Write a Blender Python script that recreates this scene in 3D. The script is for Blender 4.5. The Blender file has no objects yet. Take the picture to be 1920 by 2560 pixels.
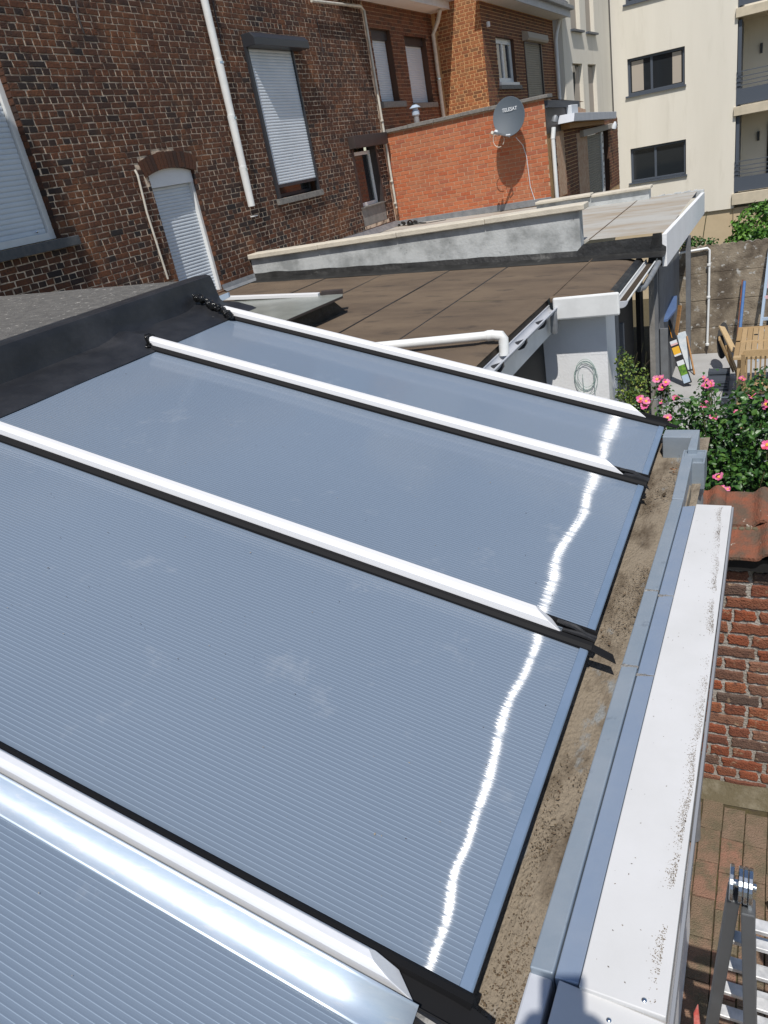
import bpy, math, random
from mathutils import Vector, Matrix, noise
R = random.Random(7)
sc = bpy.context.scene
C = sc.collection
V = Vector

# ---------------------------------------------------------------- camera
cam_d = bpy.data.cameras.new('camera')
cam = bpy.data.objects.new('camera', cam_d); C.objects.link(cam); sc.camera = cam
cam_d.sensor_fit = 'HORIZONTAL'; cam_d.sensor_width = 36.0
cam_d.lens = 34.236
cam_d.clip_start = 0.02; cam_d.clip_end = 500
CR = ((0.888, 0.424, -0.178), (0.041, -0.458, -0.888), (-0.458, 0.781, -0.424))
rot = Matrix(((CR[0][0], -CR[1][0], -CR[2][0]), (CR[0][1], -CR[1][1], -CR[2][1]), (CR[0][2], -CR[1][2], -CR[2][2])))
CAM = V((0, 0, 3.45))
cam.matrix_world = Matrix.Translation(CAM) @ rot.to_4x4()
def size_key(p):          # how small a brick at p shows (depth), big when out of frame
    d = V(p) - CAM
    x = sum(CR[0][i]*d[i] for i in range(3)); y = sum(CR[1][i]*d[i] for i in range(3)); z = sum(CR[2][i]*d[i] for i in range(3))
    if z < 0.1: return 1e9
    u, v = x/z, y/z
    return z if abs(u) < 0.53 and abs(v) < 0.71 else 1000+z
# ---------------------------------------------------------------- world, sun, exposure
SUN_TO = V((0.18, -0.487, 0.855)).normalized()
w = bpy.data.worlds.new('World'); sc.world = w; w.use_nodes = True
wn = w.node_tree; bg = wn.nodes['Background']
sky = wn.nodes.new('ShaderNodeTexSky'); sky.sky_type = 'NISHITA'; sky.sun_disc = False
sky.sun_elevation = math.asin(SUN_TO.z); sky.sun_rotation = math.atan2(SUN_TO.x, SUN_TO.y)
sky.altitude = 50; sky.air_density = 1.0; sky.dust_density = 0.6; sky.ozone_density = 1.2
wn.links.new(sky.outputs[0], bg.inputs[0]); bg.inputs[1].default_value = 0.105
sl = bpy.data.lights.new('sun', 'SUN'); sl.energy = 4.3; sl.angle = math.radians(0.53); sl.color = (1.0, 0.955, 0.89)
so = bpy.data.objects.new('sun', sl); C.objects.link(so)
so.rotation_euler = (-SUN_TO).to_track_quat('-Z', 'Y').to_euler()
sc.view_settings.view_transform = 'Standard'; sc.view_settings.look = 'None'
sc.view_settings.exposure = -0.03; sc.view_settings.gamma = 1.0; sc.view_settings.use_curve_mapping = False

# ---------------------------------------------------------------- materials
def mat(name, col, rough=0.6, col2=None, scale=8.0, detail=6.0, lo=0.35, hi=0.65, bump=0.0, bscale=60.0, metal=0.0,
        spec=0.5, col3=None, scale3=2.0, lo3=0.55, hi3=0.7, stretch=None, alpha=None, tone=None, subsurf=0.0):
    m = bpy.data.materials.new(name); m.use_nodes = True
    nt = m.node_tree; N = nt.nodes; L = nt.links; b = N['Principled BSDF']
    b.inputs['Roughness'].default_value = rough; b.inputs['Metallic'].default_value = metal
    b.inputs['Specular IOR Level'].default_value = spec
    geo = N.new('ShaderNodeNewGeometry'); src = geo.outputs['Position']
    if stretch:
        mp = N.new('ShaderNodeMapping'); mp.inputs['Scale'].default_value = stretch; L.new(src, mp.inputs[0]); src = mp.outputs[0]
    def rampmix(c_in, sc_, lo_, hi_, cb, det=6.0, seed=0):
        no = N.new('ShaderNodeTexNoise'); no.inputs['Scale'].default_value = sc_; no.inputs['Detail'].default_value = det
        no.inputs['Roughness'].default_value = 0.62
        if seed:
            ad = N.new('ShaderNodeVectorMath'); ad.operation = 'ADD'; ad.inputs[1].default_value = (seed, seed*.7, -seed); L.new(src, ad.inputs[0]); L.new(ad.outputs[0], no.inputs['Vector'])
        else: L.new(src, no.inputs['Vector'])
        r = N.new('ShaderNodeMapRange'); r.inputs[1].default_value = lo_; r.inputs[2].default_value = hi_; L.new(no.outputs[0], r.inputs[0])
        mx = N.new('ShaderNodeMix'); mx.data_type = 'RGBA'; L.new(r.outputs[0], mx.inputs[0])
        if isinstance(c_in, tuple): mx.inputs[6].default_value = (*c_in, 1)
        else: L.new(c_in, mx.inputs[6])
        if isinstance(cb, tuple): mx.inputs[7].default_value = (*cb, 1)
        else: L.new(cb, mx.inputs[7])
        return mx.outputs[2]
    c = col
    if tone:                                  # colour ramp over the per-piece "tone" attribute
        at = N.new('ShaderNodeAttribute'); at.attribute_name = 'tone'
        rp = N.new('ShaderNodeValToRGB'); els = rp.color_ramp.elements
        rp.color_ramp.interpolation = 'LINEAR'
        while len(els) < len(tone): els.new(0.5)
        for i, t in enumerate(tone): els[i].position = i/(len(tone)-1); els[i].color = (*t, 1)
        L.new(at.outputs['Fac'], rp.inputs[0]); c = rp.outputs[0]
    if col2 is not None: c = rampmix(c, scale, lo, hi, col2, detail)
    if col3 is not None: c = rampmix(c, scale3, lo3, hi3, col3, 8.0, 13.7)
    if isinstance(c, tuple): b.inputs['Base Color'].default_value = (*c, 1)
    else: L.new(c, b.inputs['Base Color'])
    if bump:
        no = N.new('ShaderNodeTexNoise'); no.inputs['Scale'].default_value = bscale; no.inputs['Detail'].default_value = 5; L.new(src, no.inputs['Vector'])
        bu = N.new('ShaderNodeBump'); bu.inputs['Strength'].default_value = bump; bu.inputs['Distance'].default_value = 0.01
        L.new(no.outputs[0], bu.inputs['Height']); L.new(bu.outputs[0], b.inputs['Normal'])
    return m

M = {}
M['brick_dark'] = mat('dark brick', (0,0,0), .85, tone=[(.015,.013,.014),(.055,.025,.016),(.09,.033,.016),(.13,.045,.018),(.07,.03,.017),(.19,.068,.025)], col2=(.03,.02,.017), scale=45, lo=.45, hi=.75, col3=(.24,.095,.035), scale3=1.6, lo3=.52, hi3=.80, bump=.7, bscale=90)
M['mortar_dark'] = mat('pale dirty mortar', (.70,.56,.42), .95, col2=(.17,.11,.075), scale=8, lo=.44, hi=.64, bump=.8, bscale=70)
M['brick_house'] = mat('brown brick', (0,0,0), .85, tone=[(.08,.04,.024),(.16,.06,.03),(.21,.08,.036),(.14,.05,.028)], col2=(.06,.03,.02), scale=40, lo=.5, hi=.8, bump=.5)
M['mortar_house'] = mat('sandy mortar', (.48,.31,.19), .95, col2=(.26,.15,.09), scale=12, bump=.5)
M['brick_red'] = mat('orange brick', (0,0,0), .8, tone=[(.42,.11,.045),(.47,.135,.055),(.50,.16,.07),(.44,.165,.08),(.38,.115,.06)], col2=(.28,.07,.03), scale=30, lo=.55, hi=.85, bump=.4, col3=(.33,.10,.05), scale3=1.3, lo3=.5, hi3=.8)
M['mortar_red'] = mat('light mortar', (.56,.40,.27), .95, col2=(.45,.25,.15), scale=14, bump=.4)
M['brick_tan'] = mat('tan orange brick', (0,0,0), .85, tone=[(.12,.065,.03),(.27,.095,.038),(.33,.12,.045),(.36,.145,.055),(.20,.10,.045)], col2=(.14,.06,.03), scale=35, lo=.5, hi=.8, bump=.4)
M['mortar_tan'] = mat('yellow mortar', (.66,.43,.21), .95, col2=(.5,.29,.14), scale=14, bump=.4)
M['brick_garden'] = mat('weathered red brick', (0,0,0), .88, tone=[(.20,.06,.03),(.29,.08,.035),(.17,.065,.04),(.32,.11,.05),(.11,.075,.06),(.25,.12,.075)], col2=(.40,.28,.18), scale=22, lo=.60, hi=.72, col3=(.07,.035,.028), scale3=20, lo3=.56, hi3=.75, bump=1.0, bscale=110)
M['mortar_garden'] = mat('grey mortar', (.46,.43,.39), .95, col2=(.30,.27,.23), scale=15, bump=1.0, bscale=90, col3=(.16,.14,.07), scale3=3, lo3=.6, hi3=.75)
M['paver'] = mat('mossy clay paver', (0,0,0), .93, tone=[(.23,.165,.11),(.25,.17,.115),(.28,.165,.11),(.22,.17,.12),(.34,.175,.12)], col2=(.165,.135,.085), scale=9, lo=.42, hi=.62, col3=(.36,.3,.22), scale3=190, lo3=.69, hi3=.72, bump=1.2, bscale=160)
M['soil'] = mat('soil', (.06,.045,.03), .98, col2=(.09,.075,.03), scale=20, bump=1)
M['cap_white'] = mat('white powder coated aluminium', (.72,.72,.73), .42, col2=(.66,.66,.67), scale=5, lo=.55, hi=.85)
M['cap_alu'] = mat('bare aluminium', (.84,.85,.87), .36, metal=.25, col2=(.78,.79,.82), scale=3, stretch=(1,12,12))
M['alu_strip'] = mat('brushed aluminium strip', (.70,.78,.86), .42, metal=.7, col2=(.60,.70,.80), scale=4, stretch=(1.5,14,14), col3=(.86,.86,.86), scale3=7, lo3=.55, hi3=.8)
M['alu_profile'] = mat('aluminium edge profile', (.27,.36,.49), .40, metal=.45, col2=(.24,.33,.45), scale=9)
M['rubber'] = mat('black rubber', (.012,.012,.013), .42, col2=(.02,.02,.022), scale=30, bump=.15, bscale=40)
M['rubber_matt'] = mat('dull black rubber', (.009,.009,.010), .7, spec=.2)
M['epdm'] = mat('black roofing membrane', (.014,.015,.018), .48, col2=(.03,.031,.035), scale=7, lo=.4, hi=.75, bump=.35, bscale=18, col3=(.045,.045,.05), scale3=2.5, lo3=.55, hi3=.75)
M['tar'] = mat('glossy black sealant', (.008,.008,.008), .16, bump=1.0, bscale=55)
M['felt_gravel'] = mat('weathered grey roofing felt', (.11,.106,.10), .95, col2=(.175,.168,.155), scale=14, lo=.4, hi=.7, col3=(.50,.48,.44), scale3=26, lo3=.62, hi3=.66, bump=1.0, bscale=130, stretch=(1,1.6,1))
M['zinc'] = mat('weathered zinc', (.27,.325,.38), .46, metal=.3, col2=(.33,.375,.42), scale=7, lo=.35, hi=.7, col3=(.16,.19,.23), scale3=24, lo3=.62, hi3=.8, bump=.12, bscale=25)
M['zinc2'] = mat('bluish zinc', (.27,.34,.45), .42, metal=.3, col2=(.31,.37,.46), scale=7, lo=.35, hi=.7, bump=.1, bscale=25)
M['solder'] = mat('solder seam', (.36,.36,.35), .5, metal=.3, col2=(.2,.18,.16), scale=80, bump=.8, bscale=200)
M['silt'] = mat('dried silt on zinc', (.265,.22,.165), .93, col2=(.10,.075,.05), scale=7, lo=.47, hi=.66, col3=(.25,.26,.26), scale3=6, lo3=.58, hi3=.64, bump=.9, bscale=90, stretch=(1.6,.7,1))
M['debris'] = mat('leaf litter', (0,0,0), .95, tone=[(.05,.035,.02),(.11,.08,.05),(.17,.13,.08),(.09,.05,.025),(.30,.25,.18)])
M['leaf_dry'] = mat('dry orange leaf', (.40,.15,.04), .8, col2=(.22,.09,.03), scale=60)
M['white_board'] = mat('white coated board', (.62,.62,.62), .5, col2=(.55,.55,.54), scale=4, lo=.4, hi=.8, col3=(.66,.64,.56), scale3=30, lo3=.70, hi3=.80)
M['white_paint'] = mat('white masonry paint', (.80,.81,.82), .8, col2=(.72,.73,.74), scale=3, lo=.4, hi=.8, col3=(.25,.25,.25), scale3=22, lo3=.74, hi3=.78, bump=.3, bscale=50)
M['white_pvc'] = mat('white pvc', (.78,.79,.78), .35, col2=(.70,.71,.70), scale=6)
M['cream_pvc'] = mat('aged cream pipe', (.66,.62,.54), .5, col2=(.5,.47,.4), scale=12)
M['shutter_white'] = mat('white shutter slat', (.66,.71,.76), .45, col2=(.58,.63,.68), scale=2)
M['shutter_taupe'] = mat('taupe shutter slat', (.23,.215,.175), .55, col2=(.2,.185,.15), scale=3)
M['frame_dark'] = mat('anthracite aluminium', (.03,.032,.038), .4)
M['frame_brown'] = mat('dark brown aluminium', (.055,.042,.04), .5, col2=(.04,.032,.03), scale=8)
M['bluestone'] = mat('blue stone', (.055,.062,.07), .7, col2=(.09,.095,.10), scale=16, bump=.3)
M['sill_stone'] = mat('grey stone sill', (.24,.23,.21), .85, col2=(.16,.15,.14), scale=18, bump=.4)
M['cement'] = mat('grey cement render', (.27,.255,.235), .92, col2=(.2,.19,.175), scale=7, bump=.5, bscale=40)
M['render_grey'] = mat('pale weathered render', (.52,.54,.54), .85, col2=(.29,.305,.305), scale=2.6, lo=.44, hi=.64, col3=(.14,.15,.15), scale3=11, lo3=.64, hi3=.76, bump=.4, bscale=30)
M['coping_cream'] = mat('cream coping stone', (.62,.57,.47), .8, col2=(.48,.44,.37), scale=7, lo=.45, hi=.75, bump=.3)
M['lead'] = mat('grey lead flashing', (.20,.215,.235), .55, metal=.3, col2=(.3,.31,.32), scale=9, bump=.3, bscale=14)
M['tar_felt'] = mat('black tarred flashing', (.013,.013,.013), .5, col2=(.035,.035,.034), scale=6, lo=.45, hi=.75, bump=1.0, bscale=12, col3=(.17,.17,.165), scale3=4, lo3=.64, hi3=.8)
M['felt_brown'] = mat('brown bituminous felt', (.165,.12,.08), .95, col2=(.105,.075,.052), scale=1.7, lo=.38, hi=.68, col3=(.055,.042,.033), scale3=5.0, lo3=.56, hi3=.75, bump=.8, bscale=140, stretch=(.6,1.5,1))
M['felt_pale'] = mat('pale aluminium painted felt', (.42,.41,.38), .85, col2=(.33,.27,.20), scale=1.5, lo=.42, hi=.68, col3=(.22,.20,.17), scale3=7, lo3=.63, hi3=.8, bump=.4, bscale=60, stretch=(.7,2.2,1))
M['glass_dark'] = mat('dark window glass', (.02,.024,.028), .05, spec=.8)
M['glass_old'] = mat('dusty wired glass', (.27,.285,.26), .25, col2=(.22,.235,.215), scale=5)
M['grey_blue'] = mat('blue grey reflection glass', (.05,.07,.09), .06, spec=.8)
M['curtain'] = mat('beige curtain', (.42,.37,.31), .9)
M['cream_wall'] = mat('cream facade render', (.76,.72,.63), .9, col2=(.70,.66,.57), scale=.8, lo=.35, hi=.7, col3=(.60,.56,.47), scale3=1.6, lo3=.56, hi3=.85, stretch=(1.5,1.5,.22), bump=.25, bscale=60)
M['cream_base'] = mat('peach plinth render', (.55,.44,.29), .9, col2=(.5,.4,.26), scale=2)
M['slab_cream'] = mat('cream balcony slab', (.62,.54,.41), .85, col2=(.52,.46,.35), scale=4)
M['rail'] = mat('slate grey railing', (.075,.09,.115), .5)
M['slate'] = mat('dark slate', (.035,.042,.058), .5, col2=(.06,.067,.085), scale=9, bump=.3)
M['fascia_grey'] = mat('pale grey fascia', (.50,.52,.56), .5, col2=(.44,.46,.5), scale=4)
M['wood_pine'] = mat('raw pine', (.42,.23,.09), .8, col2=(.3,.15,.06), scale=10, stretch=(1,1,9))
M['wood_table'] = mat('oiled teak', (0,0,0), .6, tone=[(.40,.27,.13),(.48,.33,.17),(.34,.22,.10),(.52,.38,.21)], col2=(.27,.17,.08), scale=9, lo=.5, hi=.85, stretch=(14,2,8))
M['concrete_wall'] = mat('stained concrete', (.30,.25,.185), .95, col2=(.115,.09,.065), scale=2.6, lo=.40, hi=.60, col3=(.46,.45,.42), scale3=13, lo3=.585, hi3=.66, bump=1.0, bscale=60)
M['patio'] = mat('patio concrete', (.40,.40,.40), .9, col2=(.34,.34,.335), scale=2.5, bump=.2)
M['grey_panel'] = mat('grey render', (.17,.18,.19), .8, col2=(.13,.135,.145), scale=5)
M['blue_board'] = mat('blue plastic sheet', (.10,.16,.30), .4, col2=(.08,.13,.26), scale=5)
M['black'] = mat('matt black', (.01,.01,.01), .7)
M['box_black'] = mat('printed black cardboard', (.018,.018,.02), .5)
M['box_white'] = mat('printed white cardboard', (.62,.66,.68), .55, col2=(.4,.5,.58), scale=9, lo=.5, hi=.7)
M['yellow'] = mat('yellow print', (.75,.42,.03), .6)
M['orange'] = mat('orange strap', (.75,.30,.02), .6)
M['green_print'] = mat('green print', (.18,.36,.03), .6, col2=(.04,.12,.02), scale=30)
M['tile'] = mat('old terracotta tile', (.25,.085,.045), .88, col2=(.12,.08,.055), scale=9, lo=.40, hi=.60, col3=(.58,.54,.46), scale3=19, lo3=.655, hi3=.68, bump=.9, bscale=110)
M['leaf_rose'] = mat('rose foliage', (0,0,0), .38, tone=[(.018,.055,.012),(.032,.09,.018),(.05,.13,.022),(.085,.17,.03)])
M['leaf_vine'] = mat('vine foliage', (0,0,0), .5, tone=[(.03,.07,.014),(.08,.15,.025),(.18,.24,.04),(.26,.30,.05)])
M['leaf_hedge'] = mat('hedge foliage', (0,0,0), .45, tone=[(.03,.09,.012),(.06,.16,.02),(.11,.24,.03),(.16,.30,.045)])
M['stem'] = mat('green brown stem', (.07,.085,.03), .8, col2=(.08,.05,.03), scale=40)
M['petal'] = mat('pink rose petal', (0,0,0), .6, tone=[(.50,.03,.15),(.62,.09,.26),(.70,.25,.42),(.55,.06,.09)])
M['stamen'] = mat('yellow stamens', (.80,.42,.05), .7)
M['dish'] = mat('slate grey dish', (.065,.085,.108), .6, col2=(.065,.085,.105), scale=6)
M['label_white'] = mat('white label', (.66,.69,.72), .5)
M['blue_pole'] = mat('blue painted pole', (.07,.17,.42), .5, col2=(.1,.2,.4), scale=20)
M['blue_grey'] = mat('pale blue plastic', (.40,.50,.62), .45)
M['pink_plastic'] = mat('pale pink plastic', (.66,.42,.42), .5)
M['ladder_alu'] = mat('ladder aluminium', (.80,.80,.80), .38, metal=.3, col2=(.5,.51,.52), scale=20)
M['ladder_dark'] = mat('dark anodised rail', (.13,.137,.145), .5, metal=.4, col2=(.12,.125,.13), scale=14)
M['steel'] = mat('bright steel hinge', (.62,.66,.70), .22, metal=1.0)
M['red_plastic'] = mat('red plastic', (.50,.06,.045), .45, col2=(.6,.2,.17), scale=40)
M['wire'] = mat('green wire', (.22,.34,.30), .5)
M['mesh_wire'] = mat('galvanised wire', (.22,.29,.31), .5, metal=.3)
M['moss'] = mat('mossy mortar', (.12,.10,.06), .98, col2=(.20,.175,.125), scale=12, lo=.45, hi=.7, bump=1, bscale=60)
M['edge_shade_grey'] = mat('grey shaded board edge', (.26,.27,.29), .5)  # shade on the board's side face, put into the colour
M['post_wood'] = mat('grey wood post', (.24,.21,.16), .9, col2=(.16,.13,.1), scale=20)
M['skin'] = mat('skin', (.55,.34,.25), .55)
M['cloth_dark'] = mat('dark cotton', (.04,.045,.06), .9)
M['cloth_trouser'] = mat('work trousers', (.06,.06,.065), .9)
M['hair'] = mat('dark hair', (.03,.02,.015), .6)

# twin-wall polycarbonate: milky body, cell webs, sheen stretched across the cells
def poly_mat():
    m = bpy.data.materials.new('twin wall polycarbonate'); m.use_nodes = True
    nt = m.node_tree; N = nt.nodes; L = nt.links; b = N['Principled BSDF']; out = N['Material Output']
    at = N.new('ShaderNodeAttribute'); at.attribute_name = 'tone'
    geo = N.new('ShaderNodeNewGeometry')
    no = N.new('ShaderNodeTexNoise'); no.inputs['Scale'].default_value = 1.3; no.inputs['Detail'].default_value = 3; L.new(geo.outputs['Position'], no.inputs['Vector'])
    c1 = N.new('ShaderNodeMix'); c1.data_type = 'RGBA'; c1.inputs[6].default_value = (.145,.188,.250,1); c1.inputs[7].default_value = (.185,.230,.292,1); L.new(no.outputs[0], c1.inputs[0])
    c2 = N.new('ShaderNodeMix'); c2.data_type = 'RGBA'; L.new(at.outputs['Fac'], c2.inputs[0]); L.new(c1.outputs[2], c2.inputs[6]); c2.inputs[7].default_value = (.275,.34,.425,1)
    # dust, scuffs
    sp = N.new('ShaderNodeTexNoise'); sp.inputs['Scale'].default_value = 4.5; sp.inputs['Detail'].default_value = 10; sp.inputs['Roughness'].default_value = .75; L.new(geo.outputs['Position'], sp.inputs['Vector'])
    mr = N.new('ShaderNodeMapRange'); mr.inputs[1].default_value = .58; mr.inputs[2].default_value = .78; mr.inputs[4].default_value = .6; L.new(sp.outputs[0], mr.inputs[0])
    c3 = N.new('ShaderNodeMix'); c3.data_type = 'RGBA'; L.new(mr.outputs[0], c3.inputs[0]); L.new(c2.outputs[2], c3.inputs[6]); c3.inputs[7].default_value = (.33,.36,.40,1)
    L.new(c3.outputs[2], b.inputs['Base Color']); b.inputs['Roughness'].default_value = .09; b.inputs['Specular IOR Level'].default_value = .65
    wob = N.new('ShaderNodeTexNoise'); wob.inputs['Scale'].default_value = 2.3; wob.inputs['Detail'].default_value = 1.5; L.new(geo.outputs['Position'], wob.inputs['Vector'])
    bu = N.new('ShaderNodeBump'); bu.inputs['Strength'].default_value = .28; bu.inputs['Distance'].default_value = .012; L.new(wob.outputs[0], bu.inputs['Height'])
    an = N.new('ShaderNodeBsdfAnisotropic'); an.inputs['Color'].default_value = (.9,.93,1,1); an.inputs['Roughness'].default_value = .135; an.inputs['Anisotropy'].default_value = POLY_AN
    cv = N.new('ShaderNodeCombineXYZ'); t = V((-0.958, 0.0, 0.285)); cv.inputs[0].default_value = t.x; cv.inputs[1].default_value = t.y; cv.inputs[2].default_value = t.z
    # cell walls break the sheen: fine irregularity from cell to cell
    mp = N.new('ShaderNodeMapping'); mp.inputs['Scale'].default_value = (1.2, 95, 1.2); L.new(geo.outputs['Position'], mp.inputs[0])
    n3 = N.new('ShaderNodeTexNoise'); n3.inputs['Scale'].default_value = 1.0; n3.inputs['Detail'].default_value = 2; L.new(mp.outputs[0], n3.inputs['Vector'])
    bu2 = N.new('ShaderNodeBump'); bu2.inputs['Strength'].default_value = .09; bu2.inputs['Distance'].default_value = .0035; L.new(n3.outputs[0], bu2.inputs['Height']); L.new(bu.outputs[0], bu2.inputs['Normal'])
    m3 = N.new('ShaderNodeMapRange'); m3.inputs[1].default_value = .35; m3.inputs[2].default_value = .62; m3.inputs[3].default_value = .35; m3.inputs[4].default_value = 1.0; L.new(n3.outputs[0], m3.inputs[0]); L.new(m3.outputs[0], an.inputs['Color'])
    L.new(cv.outputs[0], an.inputs['Tangent']); L.new(bu2.outputs[0], an.inputs['Normal'])
    mx = N.new('ShaderNodeMixShader'); mx.inputs[0].default_value = .019
    L.new(b.outputs[0], mx.inputs[1]); L.new(an.outputs[0], mx.inputs[2]); L.new(mx.outputs[0], out.inputs['Surface'])
    return m
POLY_AN = 0.955
M['poly'] = poly_mat()

# ---------------------------------------------------------------- mesh helpers
class MB:
    def __init__(s): s.v = []; s.f = []; s.t = []
    def add(s, vs, fs, tone=0.0):
        n = len(s.v); s.v += [tuple(p) for p in vs]; s.f += [tuple(i+n for i in f) for f in fs]; s.t += [tone]*len(vs); return s
    def quad(s, a, b, c, d, tone=0.0): return s.add((a, b, c, d), ((0, 1, 2, 3),), tone)
    def poly(s, pts, tone=0.0): return s.add(pts, (tuple(range(len(pts))),), tone)
    def hexa(s, p, tone=0.0):      # 8 corners: bottom ring 0-3, top ring 4-7
        return s.add(p, ((3,2,1,0), (4,5,6,7), (0,1,5,4), (1,2,6,5), (2,3,7,6), (3,0,4,7)), tone)
    def box(s, x0, x1, y0, y1, z0, z1, tone=0.0):
        return s.hexa(((x0,y0,z0),(x1,y0,z0),(x1,y1,z0),(x0,y1,z0),(x0,y0,z1),(x1,y0,z1),(x1,y1,z1),(x0,y1,z1)), tone)
    def bar(s, a, b, w, h, up=(0,0,1), tone=0.0):          # box from a to b
        a, b = V(a), V(b); d = (b-a).normalized(); u = V(up); sd = d.cross(u)
        if sd.length < 1e-4: sd = d.cross(V((1,0,0)))
        sd.normalize(); u = sd.cross(d); sd *= w/2; u = u*h/2
        return s.hexa((a-sd-u, a+sd-u, b+sd-u, b-sd-u, a-sd+u, a+sd+u, b+sd+u, b-sd+u), tone)
    def prism(s, pts, ext, tone=0.0):                      # polygon extruded along vector
        n = len(pts); e = V(ext); P = [V(p) for p in pts]
        return s.add(P+[p+e for p in P], [tuple(range(n))[::-1], tuple(range(n, 2*n))]+[(i, (i+1) % n, n+(i+1) % n, n+i) for i in range(n)], tone)
    def sweep(s, prof, axes, tone=0.0, closed=True, caps=True):   # prof: list of rings (each list of points)
        n = len(prof[0]); k = len(prof); vs = [p for r in prof for p in r]; fs = []
        for j in range(k-1):
            for i in range(n if closed else n-1):
                a = j*n+i; b = j*n+(i+1) % n; fs.append((a, b, b+n, a+n))
        if caps and closed: fs += [tuple(range(n))[::-1], tuple(range((k-1)*n, k*n))]
        return s.add(vs, fs, tone)
    def tube(s, path, r, seg=10, tone=0.0, caps=True):
        P = [V(p) for p in path]; rings = []; prev = None
        for i, p in enumerate(P):
            d = (P[min(i+1, len(P)-1)]-P[max(i-1, 0)]).normalized()
            if prev is None: a = d.orthogonal().normalized()
            else:
                a = prev-d*prev.dot(d); a.normalize()
            prev = a; b = d.cross(a); rr = r[i] if isinstance(r, (list, tuple)) else r
            rings.append([p+(a*math.cos(2*math.pi*k/seg)+b*math.sin(2*math.pi*k/seg))*rr for k in range(seg)])
        return s.sweep(rings, None, tone, True, caps)
    def lathe(s, c, prof, seg=16, axis=(0,0,1), tone=0.0):
        ax = V(axis).normalized(); a = ax.orthogonal().normalized(); b = ax.cross(a); c = V(c)
        rings = [[c+ax*h+(a*math.cos(2*math.pi*k/seg)+b*math.sin(2*math.pi*k/seg))*max(r, 1e-4) for k in range(seg)] for r, h in prof]
        return s.sweep(rings, None, tone)
    def mesh(s, name, m=None):
        me = bpy.data.meshes.new(name); me.from_pydata(s.v, [], s.f)
        at = me.attributes.new('tone', 'FLOAT', 'POINT'); at.data.foreach_set('value', s.t)
        if m is not None: me.materials.append(M[m] if isinstance(m, str) else m)
        me.update(); return me
    def build(s, name, m, parent=None, smooth=False, bevel=0.0, kind=None):
        me = s.mesh(name, m)
        o = bpy.data.objects.new(name, me); C.objects.link(o)
        if parent is not None: o.parent = parent
        if smooth:
            me.polygons.foreach_set('use_smooth', [True]*len(me.polygons)); me.set_sharp_from_angle(angle=.75)
        if bevel:
            bv = o.modifiers.new('bevel', 'BEVEL'); bv.width = bevel; bv.segments = 2; bv.limit_method = 'ANGLE'; bv.angle_limit = .7
        if kind: o['kind'] = kind
        return o
def thing(name, label, cat, group=None, loc=(0,0,0)):
    o = bpy.data.objects.new(name, None); C.objects.link(o); o.empty_display_size = .1; o.location = loc
    o['label'] = label; o['category'] = cat
    if group: o['group'] = group
    return o
def tag(o, label, cat, group=None):
    o['label'] = label; o['category'] = cat
    if group: o['group'] = group
    return o

class Fr:                                    # a wall's frame: u along it, z up, d out of it
    def __init__(s, o, u, n): s.o = V(o); s.u = V(u); s.n = V(n)
    def p(s, u, z, d=0.0): return s.o+s.u*u+s.n*d+V((0,0,z))
def FX(x): return Fr((x,0,0), (0,1,0), (1,0,0))
def FY(y): return Fr((0,y,0), (1,0,0), (0,-1,0))
def fbox(mb, F, u0, u1, z0, z1, d0, d1, tone=0.0):
    return mb.hexa((F.p(u0,z0,d0), F.p(u1,z0,d0), F.p(u1,z0,d1), F.p(u0,z0,d1), F.p(u0,z1,d0), F.p(u1,z1,d0), F.p(u1,z1,d1), F.p(u0,z1,d1)), tone)

def brick_geo(w, h, d, rg, irr=0.0015, bev=0.004, n=1):
    # a brick's outer face with worn edges; n>1 gives a ragged outline
    per = []
    for (a, b) in (((0,0),(w,0)), ((w,0),(w,h)), ((w,h),(0,h)), ((0,h),(0,0))):
        L_ = math.hypot(b[0]-a[0], b[1]-a[1]); k = max(1, int(round(n*L_/max(h, .03)))) if n > 1 else 1
        for i in range(k): per.append((a[0]+(b[0]-a[0])*i/k+rg.uniform(-irr, irr), a[1]+(b[1]-a[1])*i/k+rg.uniform(-irr, irr)))
    m = len(per); cx, cy = w/2, h/2; f = rg.uniform(-.0012, .0012)
    ins = []
    for (x, y) in per:
        ins.append((x+(bev if x < cx else -bev) * (1 if n == 1 or abs(x-cx) > w*.35 else .3), y+(bev if y < cy else -bev)))
    vs = [(x, -.012, y) for x, y in per]+[(x, d-bev*.6, y) for x, y in per]+[(x, d+f+rg.uniform(-.0008, .0008), y) for x, y in ins]
    fs = []
    for i in range(m):
        j = (i+1) % m; fs += [(i, j, m+j, m+i), (m+i, m+j, 2*m+j, 2*m+i)]
    fs.append(tuple(range(2*m, 3*m)))
    return vs, fs                       # local: x along, y outward, z up
BAGS = {}
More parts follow.
